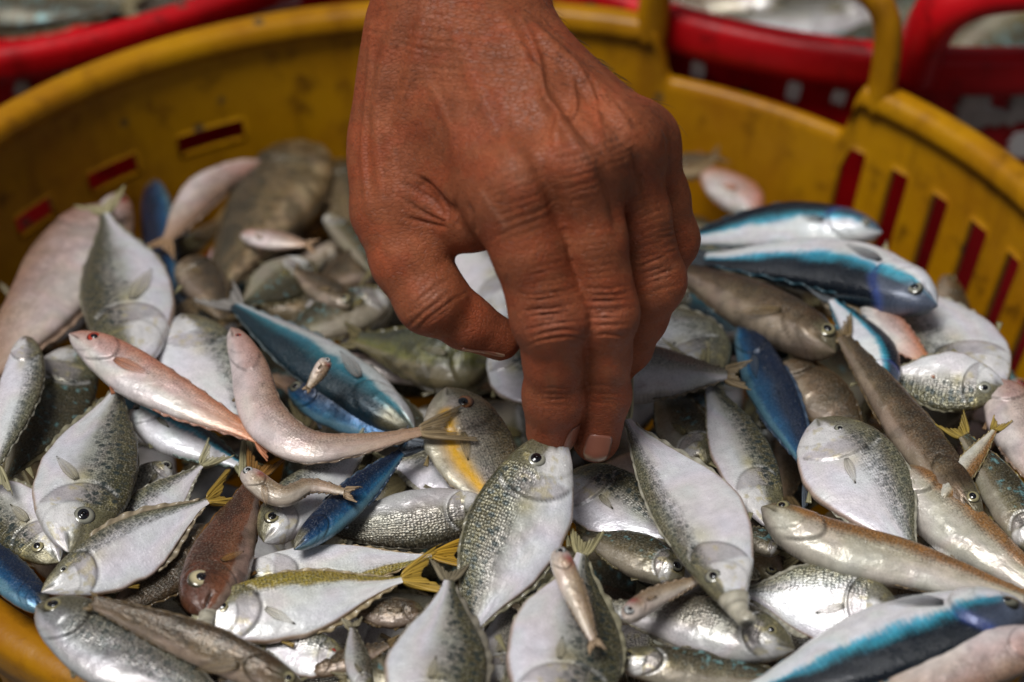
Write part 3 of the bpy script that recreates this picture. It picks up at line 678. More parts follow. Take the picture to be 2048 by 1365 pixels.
    if gape > 0:                                           # protruded lower jaw
        c, t, m, b = [k[0] for k in frame(np.array([.02]))]
        GL = H * gape
        path = [c + t * H * .14 - m * H * .05, c - t * GL * .3 - m * H * .04, c - t * GL * .75 - m * H * .07, c - t * GL - m * H * .06]
        jm = tube(smooth_path(path, 14), np.interp(np.linspace(0, 1, 14), [0, .3, .6, .88, .97, 1], [.17, .125, .095, .105, .085, .05]) * H, 14, 'protruded_mouth', flat=.7)
        col = np.tile(np.array([[.50, .46, .36, .3]]), (len(jm.vertices), 1)); tt_ = np.concatenate([np.repeat(np.linspace(0, 1, 14), 14), [0, 1]]); col[:, :3] *= (.7 + .5 * rg.random((len(col), 1))) * np.interp(tt_, [0, .25, .3, .35, .6, .65, .7, .94, 1], [1, 1, .5, 1, 1, .55, 1, .9, .08])[:, None]
        a = jm.color_attributes.new('Col', 'FLOAT_COLOR', 'POINT'); a.data.foreach_set('color', col.astype(np.float32).ravel())
        l = jm.uv_layers.new(name='UVMap')
        link('protruded_mouth', jm, M_FISH, root)
    return root

def cam_px_per_m(p, d):
    q = p - CAM; z = q @ FW
    e = d - q / np.linalg.norm(q) * 0
    x0 = np.array([q @ RT, q @ UP]) / z; q2 = q + d * .001; x1 = np.array([q2 @ RT, q2 @ UP]) / (q2 @ FW)
    return np.linalg.norm(x1 - x0) * PXF / .001
DIRV = dict(u=(0, 1), d=(0, -1), l=(-1, 0), r=(1, 0))
LV0, LVS = .002, .0062
def lay(name, shp, sk, pts, hpx, dirs, lvl, label, face=.35, roll=0.0, **kw):
    rj = sum(ord(ch) for ch in label); face = face + .12 * math.sin(rj * 1.7); roll = roll + 7 * math.sin(rj * 2.3)
    if np.mean([p[1] for p in pts]) > 760: kw.setdefault('res', 1.35)
    lh, lt = lvl if isinstance(lvl, tuple) else (lvl, lvl)
    k = len(pts); P = [on_pile(x, y, LV0 + LVS * (lh + (lt - lh) * i / (k - 1))) for i, (x, y) in enumerate(pts)]
    P = np.array(P); ax = P[-1] - P[0]; ax /= np.linalg.norm(ax); mid = P.mean(0)
    tc = CAM - mid; tc /= np.linalg.norm(tc); N = tc * face + np.array([0, 0, 1.0]) * (1 - face)
    N -= ax * (N @ ax); N /= np.linalg.norm(N)
    dv = np.zeros(2)
    for ch in dirs: dv += DIRV[ch]
    Yv = np.cross(N, ax); dors = 1 if (Yv @ RT) * dv[0] + (Yv @ UP) * dv[1] > 0 else -1
    if roll:                                               # turn the back (+) or the belly (-) up towards the viewer
        a = math.radians(roll) * dors; N = N * math.cos(a) - np.cross(ax, N) * 0 + (Yv * -math.sin(a)); Yv = np.cross(N, ax)
    H = hpx / cam_px_per_m(mid, Yv)
    seed = sum(ord(ch) * (i + 3) for i, ch in enumerate(label)) % 9973
    return build_fish(name, shp, sk, P, H, dors, N, seed, label, **kw)

T_, S_, LZ, PB, SM = 'trevally', 'sardine', 'lizardfish', 'pink_bream', 'small_fish'
L = lay
# ---- left edge
L(PB, 'bream', 'pinkw', [(215, 415), (110, 580), (-60, 790)], 185, 'ul', (3, 3), 'large pale pink fish lying along the left wall under the slots', eye=0, pect=0)
L(PB, 'bream', 'pinkw', [(238, 388), (205, 620)], 105, 'r', (3.2, 2), 'fish with a dark snout and red-ringed eye standing head up by left wall', iris='red', pect=0)
L(T_, 'trev', 'trev', [(275, 745), (208, 425)], 190, 'l', (4.4, 4.4), 'spotted silver trevally, tail up, covering the red-eyed head at far left', tail=.5, eye=0)
L(S_, 'slim', 'navy', [(308, 360), (345, 590)], 72, 'l', (1.5, 1.5), 'narrow blue sardine standing upright beside the spotted trevally at far left', eye=0)
L(PB, 'bream', 'pinkw', [(525, 322), (420, 372), (330, 485)], 78, 'dr', (3, 2.5), 'small pink fish with orange tail, uppermost against the left wall', eye=0, pect=0)
L('rabbitfish', 'stout', 'mott', [(620, 300), (420, 600)], 190, 'l', (1.4, 1.6), 'broad brown mottled fish, head up against the far wall left of the hand', eye=.8)
L('rabbitfish', 'stout', 'mott', [(672, 330), (720, 500)], 110, 'r', (.5, .6), 'dull brown fish between the broad mottled fish and the wrist')
L(T_, 'trev', 'olive', [(630, 525), (478, 612)], 100, 'd', (2.6, 2.2), 'silver fish with a shining yellowish head, left of the thumb base')
L('scad', 'slim', 'olive', [(780, 590), (560, 680)], 95, 'u', (2.0, 1.6), 'dark olive fish with glinting flank just left of the thumb knuckle')
L('scad', 'slim', 'dbrown', [(790, 500), (640, 570)], 90, 'u', (1.2, 1.2), 'brownish fish catching a highlight behind the thumb base')
L('scad', 'stout', 'dbrown', [(372, 525), (450, 640)], 95, 'r', (2.4, 2.0), 'small dark brown fish above the forked tail of the blue mackerel', eye=0)
L('mackerel', 'slim', 'teal', [(830, 862), (640, 728), (470, 612)], 112, 'dl', (3.2, 3.4), 'long blue-backed mackerel with grey forked tail, left of the thumb', roll=8, tail=.9, tcol=(.26, .24, .22), eye=0)
L('mackerel', 'slim', 'navy', [(575, 775), (820, 890)], 85, 'u', (2.6, 2.6), 'violet-blue fish tucked under the long blue-backed mackerel', roll=15)
L(PB, 'bream', 'pink', [(138, 668), (290, 762), (525, 882)], 100, 'ur', (6.2, 5.2), 'slender pink fish with red eye and orange tail end, lying diagonally at left', tail=.6)
L(T_, 'deep', 'trevw', [(365, 628), (500, 870)], 165, 'r', (4.0, 3.4), 'white trevally between the pink diagonal fish and the bent one', eye=0)
L(PB, 'slim', 'pinkw', [(462, 655), (500, 740), (530, 835), (610, 893), (720, 890), (850, 862)], 86, 'ur', (6.0, 5.6), 'pale pink fish bent into an L shape, head up, left of centre', tcol=(.30, .22, .12), iris='red', eye=.5)
L('scad', 'bream', 'trevw', [(52, 672), (38, 800), (-12, 940)], 92, 'r', (5.0, 5.0), 'pale slim whitish fish on the left edge of the picture', eye=0, pect=0)
L(T_, 'trev', 'olive', [(165, 690), (10, 960)], 170, 'dr', (3.2, 3.4), 'dark olive speckled fish under the pale slim one at left edge', eye=0)
L(T_, 'trev', 'trev', [(138, 1105), (240, 770)], 205, 'r', (5.2, 4.6), 'plump silver trevally with barred back, head down, at lower left', tail=.5)
L(T_, 'trev', 'trev', [(118, 1125), (-60, 940)], 135, 'd', (3.6, 3.6), 'silver trevally with dark eye cut by the left edge, below the pale slim fish')
L(S_, 'slim', 'blue', [(262, 820), (480, 930)], 88, 'u', (3.4, 3.0), 'white-bellied sardine with bluish back under the orange tail end of the pink fish', tcol=(.34, .32, .18))
L('scad', 'slim', 'grey', [(345, 935), (220, 1010)], 75, 'u', (2.6, 2.4), 'small silver head with yellow-rimmed eye peeping out right of the barred trevally')
L(T_, 'trev', 'trevw', [(205, 1085), (405, 930)], 92, 'u', (3.8, 4.0), 'lightly speckled white fish wedged right of the barred trevally', eye=0)
L(T_, 'pony', 'trevw', [(82, 1185), (420, 1000)], 135, 'ul', (4.9, 4.8), 'large white-bellied trevally with orange belly edge above the yellow rim, lower left', tcol=(.38, .24, .04), eye=.7)
L('scad', 'slim', 'dbrown', [(440, 1060), (230, 1225)], 115, 'dr', (3.2, 3.2), 'dark brown fish under the white-bellied trevally at lower left', eye=0)
L('red_brown_fish', 'stout', 'russet', [(408, 1232), (440, 1130), (515, 950)], 135, 'l', (5.4, 4.0), 'reddish brown fish with large cream-ringed eye, head down', gape=.45, eye=1.5)
L('scad', 'slim', 'steel', [(72, 1212), (250, 1310), (450, 1415)], 165, 'ur', (6.0, 5.4), 'big silver-grey scad with dark eye resting against the yellow rim, bottom left', tail=.5, wide=.62, eye=.85)
L('scad', 'lizard', 'dbrown', [(610, 1382), (400, 1290), (185, 1205)], 92, 'u', (5.8, 7.0), 'long dark brown fish lying along the back of the big scad, bottom left', roll=25, tail=.3)
L(S_, 'slim', 'navy', [(95, 1225), (-60, 1060)], 85, 'u', (4.2, 3.8), 'blue fish tail poking over the yellow rim at the left edge', eye=0, wide=.8)
L(T_, 'trev', 'stripe', [(378, 1245), (810, 1158)], 140, 'u', (5.0, 5.0), 'white fish with yellow back stripe and black gill spot, bottom left of centre', tcol=(.50, .32, .05))
L(T_, 'trev', 'stripe', [(460, 1150), (870, 1112)], 95, 'd', (3.8, 3.8), 'yellow-bellied fish turned over, just above the yellow-striped white fish', eye=0, tcol=(.52, .30, .03))
L('white_snapper', 'bream', 'trevw', [(528, 1085), (620, 990), (725, 895)], 120, 'l', (4.6, 4.0), 'white fish with olive snout and dark eye touching the deep blue fish', iris='gold', pect=0)
L(S_, 'slim', 'navy', [(588, 1100), (690, 1010), (805, 903)], 70, 'ul', (5.0, 4.8), 'deep blue iridescent slender fish lying diagonally, left of centre', roll=15, eye=0)
L(SM, 'tiny', 'glass', [(483, 943), (560, 992), (620, 972), (692, 985)], 44, 'u', (6.4, 5.8), 'tiny pinkish translucent fish with white eye above the white snapper')
L('scad', 'slim', 'grey', [(985, 1015), (650, 1055)], 118, 'd', (3.8, 3.4), 'grey-brown scad with pale side line lying level, left of the held fish', eye=0)
L(T_, 'deep', 'trevw', [(960, 970), (770, 925)], 95, 'u', (3.0, 3.0), 'bright white belly showing above the level grey-brown scad', eye=0, pect=0)
L('yellow_blotched_fish', 'deep', 'yblot', [(893, 775), (1035, 1075)], 172, 'r', (5.2, 3.6), 'tan fish with a bright yellow streak, head up beside the fingertips', eye=.95)
# ---- centre
L(T_, 'trev', 'trev', [(1118, 868), (1040, 1040), (925, 1290)], 205, 'l', (8.6, 5.2), 'silver trevally pinched by the fingertips, head raised', face=.8, tail=.5)
L(T_, 'trev', 'trev', [(840, 1500), (898, 1158)], 205, 'r', (6.4, 6.6), 'trevally with dark-spotted flank cut by bottom edge, tail up, left of centre', tail=.55, tcol=(.24, .20, .13))
L(T_, 'trev', 'trev', [(1112, 1480), (1165, 1105)], 240, 'r', (6.2, 6.2), 'broad trevally with dashed back cut by bottom edge, under the tiny translucent fish', tail=.6)
L(SM, 'tiny', 'glass', [(1113, 1098), (1150, 1190), (1188, 1285)], 50, 'r', (8.6, 7.6), 'tiny translucent tan fish lying on the broad trevally, bottom centre')
L('scad', 'slim', 'olive', [(1368, 1155), (1165, 1070)], 92, 'u', (4.0, 3.8), 'dark fish with blue flecks and black eye, right of the held fish')
L(T_, 'deep', 'trev', [(1130, 950), (1365, 1085)], 150, 'u', (4.2, 4.4), 'lavender-silver trevally behind the fingertips, right of the held fish', eye=0)
L('ponyfish', 'pony', 'trevw', [(1470, 1225), (1400, 1085), (1250, 835)], 180, 'l', (8.0, 6.6), 'white ponyfish with protruded mouth pointing down, right of centre', gape=.30, eye=1.05, face=.5)
L('white_snapper', 'bream', 'grey', [(1590, 1300), (1400, 1250), (1215, 1215)], 128, 'u', (5.6, 5.0), 'lavender-grey blunt-headed fish under the ponyfish mouth', eye=.8)
L(SM, 'tiny', 'glass', [(1248, 1238), (1310, 1195), (1400, 1158)], 46, 'u', (7.4, 6.6), 'tiny translucent fish with ringed white eye touching the blunt-headed grey fish')
L('scad', 'slim', 'olive', [(1225, 1318), (1590, 1362)], 88, 'u', (5.0, 4.6), 'dark olive fish with turquoise flecks along the bottom edge, right of centre')
L(T_, 'trev', 'trevw', [(1800, 1225), (1480, 1185)], 160, 'u', (5.4, 5.0), 'white trevally lying level between the ponyfish and the flying fish, bottom right', eye=0)
# ---- right
L('flying_fish', 'slim', 'blue', [(2055, 1215), (1800, 1285), (1490, 1395)], 158, 'd', (7.2, 6.6), 'large white flying fish with black and blue back at the bottom right', roll=18, eye=.75, pect=1.5, tcol=(.07, .075, .08))
L(LZ, 'lizard', 'brown', [(1522, 1015), (1640, 1085), (1830, 1135), (2050, 1200)], 102, 'u', (6.6, 6.0), 'orange-backed slender fish with round dark eye, lying above the flying fish')
L(LZ, 'lizard', 'brown', [(1780, 940), (2100, 1190)], 120, 'u', (4.8, 5.0), 'brown-backed slender fish right of the plump white trevally', eye=0)
L(T_, 'deep', 'trevw', [(1632, 838), (1835, 1125)], 200, 'ur', (5.6, 5.4), 'plump white trevally, head up, above the orange-backed slender fish', eye=.6, tail=.6)
L(LZ, 'lizard', 'dbrown', [(1962, 1045), (1820, 860), (1685, 675)], 96, 'r', (5.4, 5.0), 'long brown lizardfish pointing down right, right of the dark blue fish')
L('scad', 'slim', 'grey', [(1150, 735), (1300, 748), (1455, 750)], 108, 'u', (4.0, 4.6), 'grey scad with open forked tail, lying level right of the fingers', eye=0, tcol=(.30, .22, .12))
L(T_, 'deep', 'trevw', [(1420, 770), (1250, 590)], 190, 'ur', (3.2, 3.0), 'round silver trevally right behind the ring finger', eye=0)
L(S_, 'slim', 'navy', [(1482, 645), (1625, 945)], 95, 'r', (3.8, 3.4), 'dark navy fish standing steeply, right of the forked tail', eye=0, roll=20)
L(T_, 'trev', 'trev', [(1545, 1060), (1405, 745)], 120, 'r', (4.2, 3.8), 'lavender-bellied trevally standing steeply, left of the dark navy fish', eye=0)
L(LZ, 'lizard', 'dbrown', [(1672, 705), (1520, 620), (1340, 530)], 112, 'u', (4.6, 4.2), 'brown lizardfish with pale face below the two flying fish')
L('flying_fish', 'slim', 'blue', [(1765, 465), (1600, 450), (1370, 480)], 92, 'u', (4.8, 4.6), 'white flying fish with teal back, topmost of the two by the right wall slots', tcol=(.07, .08, .09), pect=1.3, eye=.8)
L('flying_fish', 'slim', 'blue', [(1875, 612), (1660, 535), (1410, 520)], 112, 'd', (5.8, 4.6), 'flying fish with teal and black back turned down, lower of the right-hand two', tcol=(.07, .08, .09), roll=6, pect=1.2, eye=.72)
L(T_, 'deep', 'trevw', [(1985, 790), (1770, 545)], 190, 'dl', (3.6, 3.6), 'round white fish against the right wall slots', eye=0, pect=0)
L(PB, 'bream', 'pink', [(1725, 600), (1865, 735)], 72, 'u', (4.6, 4.6), 'small orange-pink fish between the flying fish head and the round white fish', eye=0, pect=0)
L(S_, 'slim', 'blue', [(1770, 800), (1745, 700), (1665, 600)], 92, 'r', (4.6, 4.6), 'silver sardine with dark lines, curving below the flying fish', eye=0)
L(T_, 'trev', 'trev', [(2010, 775), (1760, 745)], 120, 'd', (4.8, 4.2), 'silver trevally with yellowish face below the round white fish at right')
L(PB, 'bream', 'pinkw', [(1985, 760), (2100, 1000)], 125, 'r', (4.2, 4.2), 'pale pink fish on the right edge of the picture', eye=0, pect=0)
L('scad', 'slim', 'olive', [(2075, 1110), (1925, 870)], 92, 'r', (5.0, 5.8), 'olive fish with yellowish tail raised at the right edge', tcol=(.34, .24, .05))
L(PB, 'bream', 'pinkw', [(2130, 1265), (1930, 1330), (1700, 1430)], 120, 'd', (7.8, 7.0), 'pink fish in the bottom right corner under the large flying fish', eye=0, pect=0)
L(PB, 'bream', 'pink', [(1510, 430), (1395, 330)], 90, 'u', (1.8, 1.2), 'pinkish white fish behind the little finger near the far wall', eye=0)
L('scad', 'slim', 'mott', [(1330, 345), (1430, 315)], 55, 'u', (1.8, 2.0), 'olive fish tail sticking up behind the little finger', eye=0, tail=1.4)
L('pufferfish', 'stout', 'green', [(985, 735), (715, 680)], 140, 'u', (1.6, 1.6), 'round mottled green fish in the shadow under the thumb', eye=.7)
L(T_, 'deep', 'trevw', [(1055, 640), (860, 440)], 150, 'u', (3.0, 2.6), 'bright white fish seen through the gap between thumb and index finger', eye=0, pect=0)
L(T_, 'trev', 'trev', [(985, 700), (1110, 830)], 110, 'u', (2.4, 2.0), 'silver fish just below the thumb tip')
L('scad', 'slim', 'dbrown', [(1570, 725), (1720, 880)], 110, 'u', (2.8, 2.8), 'grey-brown fish in the hollow right of the dark navy fish', eye=0)
L('scad', 'slim', 'olive', [(1410, 940), (1320, 770)], 115, 'r', (3.0, 2.6), 'olive fish with pale blue flecks right of the middle fingertip', eye=0)
L(T_, 'trev', 'trevw', [(690, 1320), (530, 1295)], 95, 'u', (4.0, 4.0), 'white fish with a small red eye under the yellow-striped one, bottom edge', iris='red', eye=.6)
L(PB, 'slim', 'dbrown', [(850, 1225), (700, 1220)], 62, 'u', (4.2, 4.0), 'dark pinkish fish right of the tail of the yellow-striped white fish', eye=0)
L('scad', 'slim', 'olive', [(860, 1330), (690, 1360)], 75, 'u', (4.0, 4.2), 'olive fish in the dark gap at the bottom edge, left of the dark-spotted trevally', eye=0)
L('scad', 'slim', 'grey', [(735, 1395), (705, 1255)], 52, 'r', (4.4, 4.6), 'thin grey tail hanging in the dark gap at the bottom edge', eye=0)
L(T_, 'trev', 'grey', [(1000, 1380), (1010, 1200)], 110, 'r', (4.4, 4.2), 'grey fish squeezed between the two big trevallies at the bottom edge', eye=0)
L(T_, 'trev', 'trevw', [(1850, 1180), (1925, 1060)], 90, 'r', (3.8, 3.8), 'white belly glimpsed between the two brown-backed slender fish', eye=0, pect=0)

L('scad', 'slim', 'dbrown', [(700, 615), (590, 540)], 62, 'u', (2.6, 2.8), 'narrow brown fish crossing above the dark olive one left of the thumb')
L(SM, 'slim', 'olive', [(650, 430), (745, 545)], 56, 'r', (1.8, 2.0), 'narrow olive fish beside the wrist edge, left of the thumb base', eye=0)
L(SM, 'slim', 'pinkw', [(480, 470), (615, 490)], 40, 'u', (3.0, 3.2), 'thin pinkish fish lying across the broad mottled brown fish', eye=0)
L(SM, 'slim', 'olive', [(740, 770), (880, 905)], 58, 'u', (1.6, 1.6), 'thin olive fish in the dark hollow below the green mottled fish', eye=0)
L(SM, 'tiny', 'glass', [(655, 718), (615, 778)], 30, 'r', (6.2, 5.4), 'tiny pale fish lying across the blue-backed mackerel')
L(SM, 'slim', 'dbrown', [(620, 1345), (780, 1290)], 46, 'u', (3.8, 4.4), 'thin brown fish under the belly of the yellow-striped white fish', eye=0)
L(SM, 'slim', 'brown', [(1880, 1010), (1990, 860)], 46, 'r', (5.6, 6.2), 'thin tan fish standing between the right-hand slender fish', eye=0, tcol=(.40, .28, .06))
L(SM, 'slim', 'olive', [(1560, 1105), (1480, 1060)], 50, 'u', (4.6, 5.0), 'small olive fish behind the ponyfish, beside the orange-backed fish')

# ---- deeper layers: fish half hidden in the gaps of the pile
protos = []
def bury():
    rg = random.Random(5)
    kinds = [('scad', 'slim', 'olive'), ('trevally', 'trev', 'olive'), ('scad', 'slim', 'dbrown'), ('trevally', 'trev', 'grey'), ('sardine', 'slim', 'teal'), ('scad', 'slim', 'mott')]  # mostly dark skins, so the gaps of the pile look shaded
    made = []
    word = dict(olive='dark olive', dbrown='brown', grey='grey', teal='bluish', mott='mottled brown', pinkw='pinkish')
    lab = lambda sk, nm: ('%s %s half buried in dark gaps of the pile' % (word[sk], nm), '%s %s buried in the pile' % (word[sk], nm))
    for k, (nm, sh, sk) in enumerate(kinds):
        P = np.array([[0, 0, 0], [.072, 0, 0]])
        o = build_fish(nm, sh, sk, P, .024 if sh == 'slim' else .036, 1 if k % 2 else -1, np.array([0, 0, 1.0]), 100 + k, lab(sk, nm + (' with deep body' if sh == 'trev' else ''))[0], group=lab(sk, nm)[1], res=.7, tail=.9)
        made.append(o)
    thin = [build_fish('small_fish', 'slim', sk, np.array([[0, 0, 0], [.055, 0, 0]]), .0135, 1, np.array([0, 0, 1.0]), 140 + k, lab(sk, 'thin small fish')[0], group=lab(sk, 'thin small fish')[1], res=.6, tail=1.2) for k, sk in enumerate(('dbrown', 'olive', 'grey', 'pinkw'))]
    n0 = len(made); made += thin
    pos = []
    used = [False] * len(made)
    for layer, n, dz in ((2, 46, -.007), (0, 60, -.017), (1, 16, -.034)):
        k = 0; tries = 0
        while k < n and tries < 6000:
            tries += 1
            a = rg.uniform(0, 2 * math.pi); r = math.sqrt(rg.random()) * .83
            p = yb.pt(np.array(a), np.array(.05), 0); x = yb.cx + (p[0] - yb.cx) * r; y = yb.cy + (p[1] - yb.cy) * r
            if any((x - q[0]) ** 2 + (y - q[1]) ** 2 < .026 ** 2 and q[2] == layer for q in pos): continue
            pos.append((x, y, layer)); k += 1
            i = rg.randrange(n0, len(made)) if layer == 2 else rg.randrange(n0)
            if used[i]:
                src = made[i]; o = src.copy(); C.objects.link(o)
                for ch in src.children:
                    c = ch.copy(); C.objects.link(c); c.parent = o
                    for g in ch.children:
                        d = g.copy(); C.objects.link(d); d.parent = c
            else:
                o = made[i]; used[i] = True
            ang = rg.uniform(0, 2 * math.pi); inward = math.atan2(yb.cy - y, yb.cx - x)
            if r > .6: ang = inward + math.pi / 2 + rg.uniform(-.5, .5)
            m = Matrix.Translation((x, y, pile(y) + dz + rg.uniform(-.004, .004))) @ Matrix.Rotation(ang, 4, 'Z') @ Matrix.Rotation(rg.uniform(-.25, .25), 4, 'Y') @ Matrix.Rotation(rg.uniform(-.5, .5), 4, 'X') @ Matrix.Translation((-.036, 0, 0))
            o.matrix_world = m
bury()

# ---- fish in the two red baskets behind
def behind():
    rg = random.Random(11)
    for bk, where, rows in ((rb1, 'upper left', [(60, 20), (180, 5), (300, -25), (40, -40), (150, -60), (420, -45)]),
                            (rb2, 'upper right', [(1400, 0), (1500, 28), (1600, 45), (1690, 55), (1850, 30), (1900, -10), (1440, -40), (1580, -30), (2010, 95), (1980, 60), (1760, 0)])):
        for k, (x, y) in enumerate(rows):
            p = at_z(x, y, -.022); a = rg.uniform(-.6, .6) + (math.pi if rg.random() < .5 else 0)
            d = np.array([math.cos(a), math.sin(a), rg.uniform(-.1, .1)]) * .045
            build_fish('trevally' if k % 2 else 'scad', 'trev' if k % 2 else 'slim', ('olive', 'dbrown', 'grey', 'olive')[k % 4], np.array([p - d, p + d]), .036, rg.choice((1, -1)), np.array([.05, -.2, 1.0]), 300 + k * 7 + len(where),  # dark skins stand in for shade inside the red baskets
                       'silver-grey blurred fish in the red basket, %s' % where, group='fish in the %s red basket' % where, res=.6)
behind()

# ------------------------------------------------------------------ the hand: one continuous skin surface from a smooth distance field
def make_hand():
    tip = on_pile(1118, 868, LV0 + LVS * 8.6); DH = float((tip - CAM) @ FW) + .004
    print('hand depth', DH)
    def J(x, y, dz=0.0):                               # joint: photo position and millimetres behind the fingertip plane
        d = DH + dz / 1000; r = ray(x, y); return np.array([(x - 1024) / PXF * d, -(y - 682.5) / PXF * d, d]) * 1000
    mm = DH / PXF * 1000
    def cap(p, a, b, ra, rb):
        ab = b - a; t = np.clip(((p - a) @ ab) / (ab @ ab), 0, 1)
        q = p - a - t[:, None] * ab
        return np.sqrt((q * q).sum(1)) - (ra + (rb - ra) * t)
    def ball(p, c, r, sq=(1, 1, 1)):
        q = (p - c) / np.array(sq); return (np.sqrt((q * q).sum(1)) - r) * min(sq)
    def smin(a, b, k):
        h = np.clip(.5 + .5 * (b - a) / k, 0, 1); return b * (1 - h) + a * h - k * h * (1 - h)
    F = dict(
        index=[(J(1020, 385, -38), 12.2), (J(1058, 500, -37), 9.9), (J(1102, 632, -29), 10.9), (J(1108, 715, -20), 8.4), (J(1110, 792, -10), 8.9), (J(1103, 862, -2), 7.4)],
        middle=[(J(1152, 330, -38), 11.6), (J(1186, 480, -33), 9.1), (J(1207, 625, -24), 9.6), (J(1206, 710, -14), 7.7), (J(1205, 790, -4), 7.9), (J(1192, 878, 3), 7.0)],
        ring=[(J(1236, 290, -30), 11.0), (J(1275, 430, -19), 8.9), (J(1303, 562, -8), 9.6), (J(1276, 632, 4), 8.4), (J(1250, 690, 14), 8.0), (J(1222, 735, 22), 7.0)],
        pinky=[(J(1284, 285, -16), 9.6), (J(1318, 395, -6), 8.4), (J(1338, 480, 1), 8.5), (J(1318, 540, 12), 7.4), (J(1290, 590, 22), 7.0), (J(1265, 625, 28), 6.0)],
        thumb=[(J(794, 270, -8), 11.0), (J(784, 420, -14), 11.4), (J(814, 522, -15), 9.9), (J(866, 598, -14), 9.8), (J(930, 643, -9), 7.7), (J(1000, 679, -3), 6.2)])
    Wr = [J(872, 60, -8), J(915, 55, -12), J(965, 55, -10), J(1012, 70, -3)]
    Fa = [J(840, -900, 10), J(900, -900, 6), J(985, -900, 8), J(1040, -900, 14)]
    def sdf(p):
        d = cap(p, Wr[0], Fa[0], 15.5, 22); d = smin(d, cap(p, Wr[1], Fa[1], 16.5, 24), 10); d = smin(d, cap(p, Wr[2], Fa[2], 15.5, 24), 10); d = smin(d, cap(p, Wr[3], Fa[3], 10.5, 20), 9)
        # palm: metacarpals, thenar, web of the thumb
        d = smin(d, cap(p, Wr[0], F['index'][0][0], 15.5, 12.8), 9)
        d = smin(d, cap(p, Wr[1], F['middle'][0][0], 17.5, 12.4), 9)
        d = smin(d, cap(p, Wr[2], F['ring'][0][0], 15.5, 11.6), 8)
        d = smin(d, cap(p, Wr[3], F['pinky'][0][0], 10.0, 9.4), 8)
        d = smin(d, cap(p, J(880, 120, -2), J(1010, 330, -20), 20, 14), 9)
        d = smin(d, cap(p, J(826, 60, -2), J(796, 280, -8), 9.5, 11.2), 9)
        d = smin(d, cap(p, J(830, 200, -10), J(930, 385, -18), 14, 12), 11)        # flesh between thumb and index
        d = smin(d, cap(p, J(800, 330, -8), J(965, 400, -20), 11.5, 11.0), 9)
        d = smin(d, ball(p, J(934, 445, -22), 6.8), 7)
        for (x, y, z, r) in ((1040, 352, -46.5, 7.2), (1162, 314, -46.5, 7.2), (1236, 270, -38.5, 6.6), (1284, 252, -24, 5.8)):
            d = smin(d, ball(p, J(x, y, z), r), 7)
        out = None
        for nm, ch in F.items():
            f = None
            for (a, ra), (b, rb) in zip(ch[:-1], ch[1:]):
                s = cap(p, a, b, ra, rb); f = s if f is None else smin(f, s, 3.0)
            if nm == 'thumb': f = smin(f, ball(p, J(856, 600, -17), 8.6), 4)
            di = smin(d, f, 9.0 if nm == 'thumb' else 6.5)
            out = di if out is None else smin(out, di, .5)
        return out
    # grid in camera-aligned millimetres
    lo = np.array([J(690, 0, 0)[0] - 6, J(0, 945, 0)[1] - 4, DH * 1000 - 72]); hi = np.array([J(1405, 0, 0)[0] + 6, J(0, -330, 0)[1], DH * 1000 + 50])
    h = 1.1
    nc = np.ceil((hi - lo) / (4 * h)).astype(int) + 1
    ax = [lo[k] + 4 * h * np.arange(nc[k]) for k in range(3)]
    Gc = np.stack(np.meshgrid(*ax, indexing='ij'), -1).reshape(-1, 3)
    dc = sdf(Gc).reshape(nc)
    dense = np.repeat(np.repeat(np.repeat(dc, 4, 0), 4, 1), 4, 2)
    n = np.array(dense.shape); vol = dense.astype(np.float32)
    near = np.argwhere(np.abs(dense) < 8.2)
    off = lo
    val = np.concatenate([sdf(off + h * near[i:i + 400000].astype(float)) for i in range(0, len(near), 400000)])
    vol[near[:, 0], near[:, 1], near[:, 2]] = val
    # surface nets
    ins = vol < 0
    c = [ins[a:n[0] - 1 + a, b:n[1] - 1 + b, e:n[2] - 1 + e] for a in (0, 1) for b in (0, 1) for e in (0, 1)]
    s = sum(x.astype(np.int8) for x in c); act = (s > 0) & (s < 8)
    cells = np.argwhere(act); idx = -np.ones(act.shape, np.int64); idx[act] = np.arange(len(cells))
    cor = np.array([(a, b, e) for a in (0, 1) for b in (0, 1) for e in (0, 1)])
    vv = np.stack([vol[cells[:, 0] + a, cells[:, 1] + b, cells[:, 2] + e] for a, b, e in cor], 1)
    acc = np.zeros((len(cells), 3)); cnt = np.zeros(len(cells))
    for i in range(8):
        for j in range(i + 1, 8):
            if np.abs(cor[i] - cor[j]).sum() != 1: continue
            m = (vv[:, i] < 0) != (vv[:, j] < 0); t = vv[:, i] / np.where(m, vv[:, i] - vv[:, j], 1)
            pt = cor[i] + (cor[j] - cor[i]) * t[:, None]
            acc[m] += pt[m]; cnt[m] += 1
    V = off + h * (cells + acc / cnt[:, None])
    quads = []
    for k in range(3):
        o1, o2 = [(1, 2), (2, 0), (0, 1)][k]
        a = [slice(None)] * 3; b = [slice(None)] * 3; a[k] = slice(0, -1); b[k] = slice(1, None)
        cr = np.argwhere(ins[tuple(a)] != ins[tuple(b)])
        cr = cr[(cr[:, o1] > 0) & (cr[:, o2] > 0) & (cr[:, o1] < n[o1] - 1) & (cr[:, o2] < n[o2] - 1)]
        g = lambda d1, d2: idx[tuple((cr - np.eye(3, dtype=int)[o1] * d1 - np.eye(3, dtype=int)[o2] * d2).T)]
        q = np.stack([g(1, 1), g(0, 1), g(0, 0), g(1, 0)], 1)
        flip = ins[cr[:, 0], cr[:, 1], cr[:, 2]]
        q[~flip] = q[~flip][:, ::-1]
        quads.append(q[(q >= 0).all(1)])
    Q = np.concatenate(quads)
    def grad(p, e=.35):
        d0 = sdf(p); g = np.stack([sdf(p + np.eye(3)[k] * e) - d0 for k in range(3)], 1)
        return g / (np.linalg.norm(g, axis=1, keepdims=True) + 1e-9)
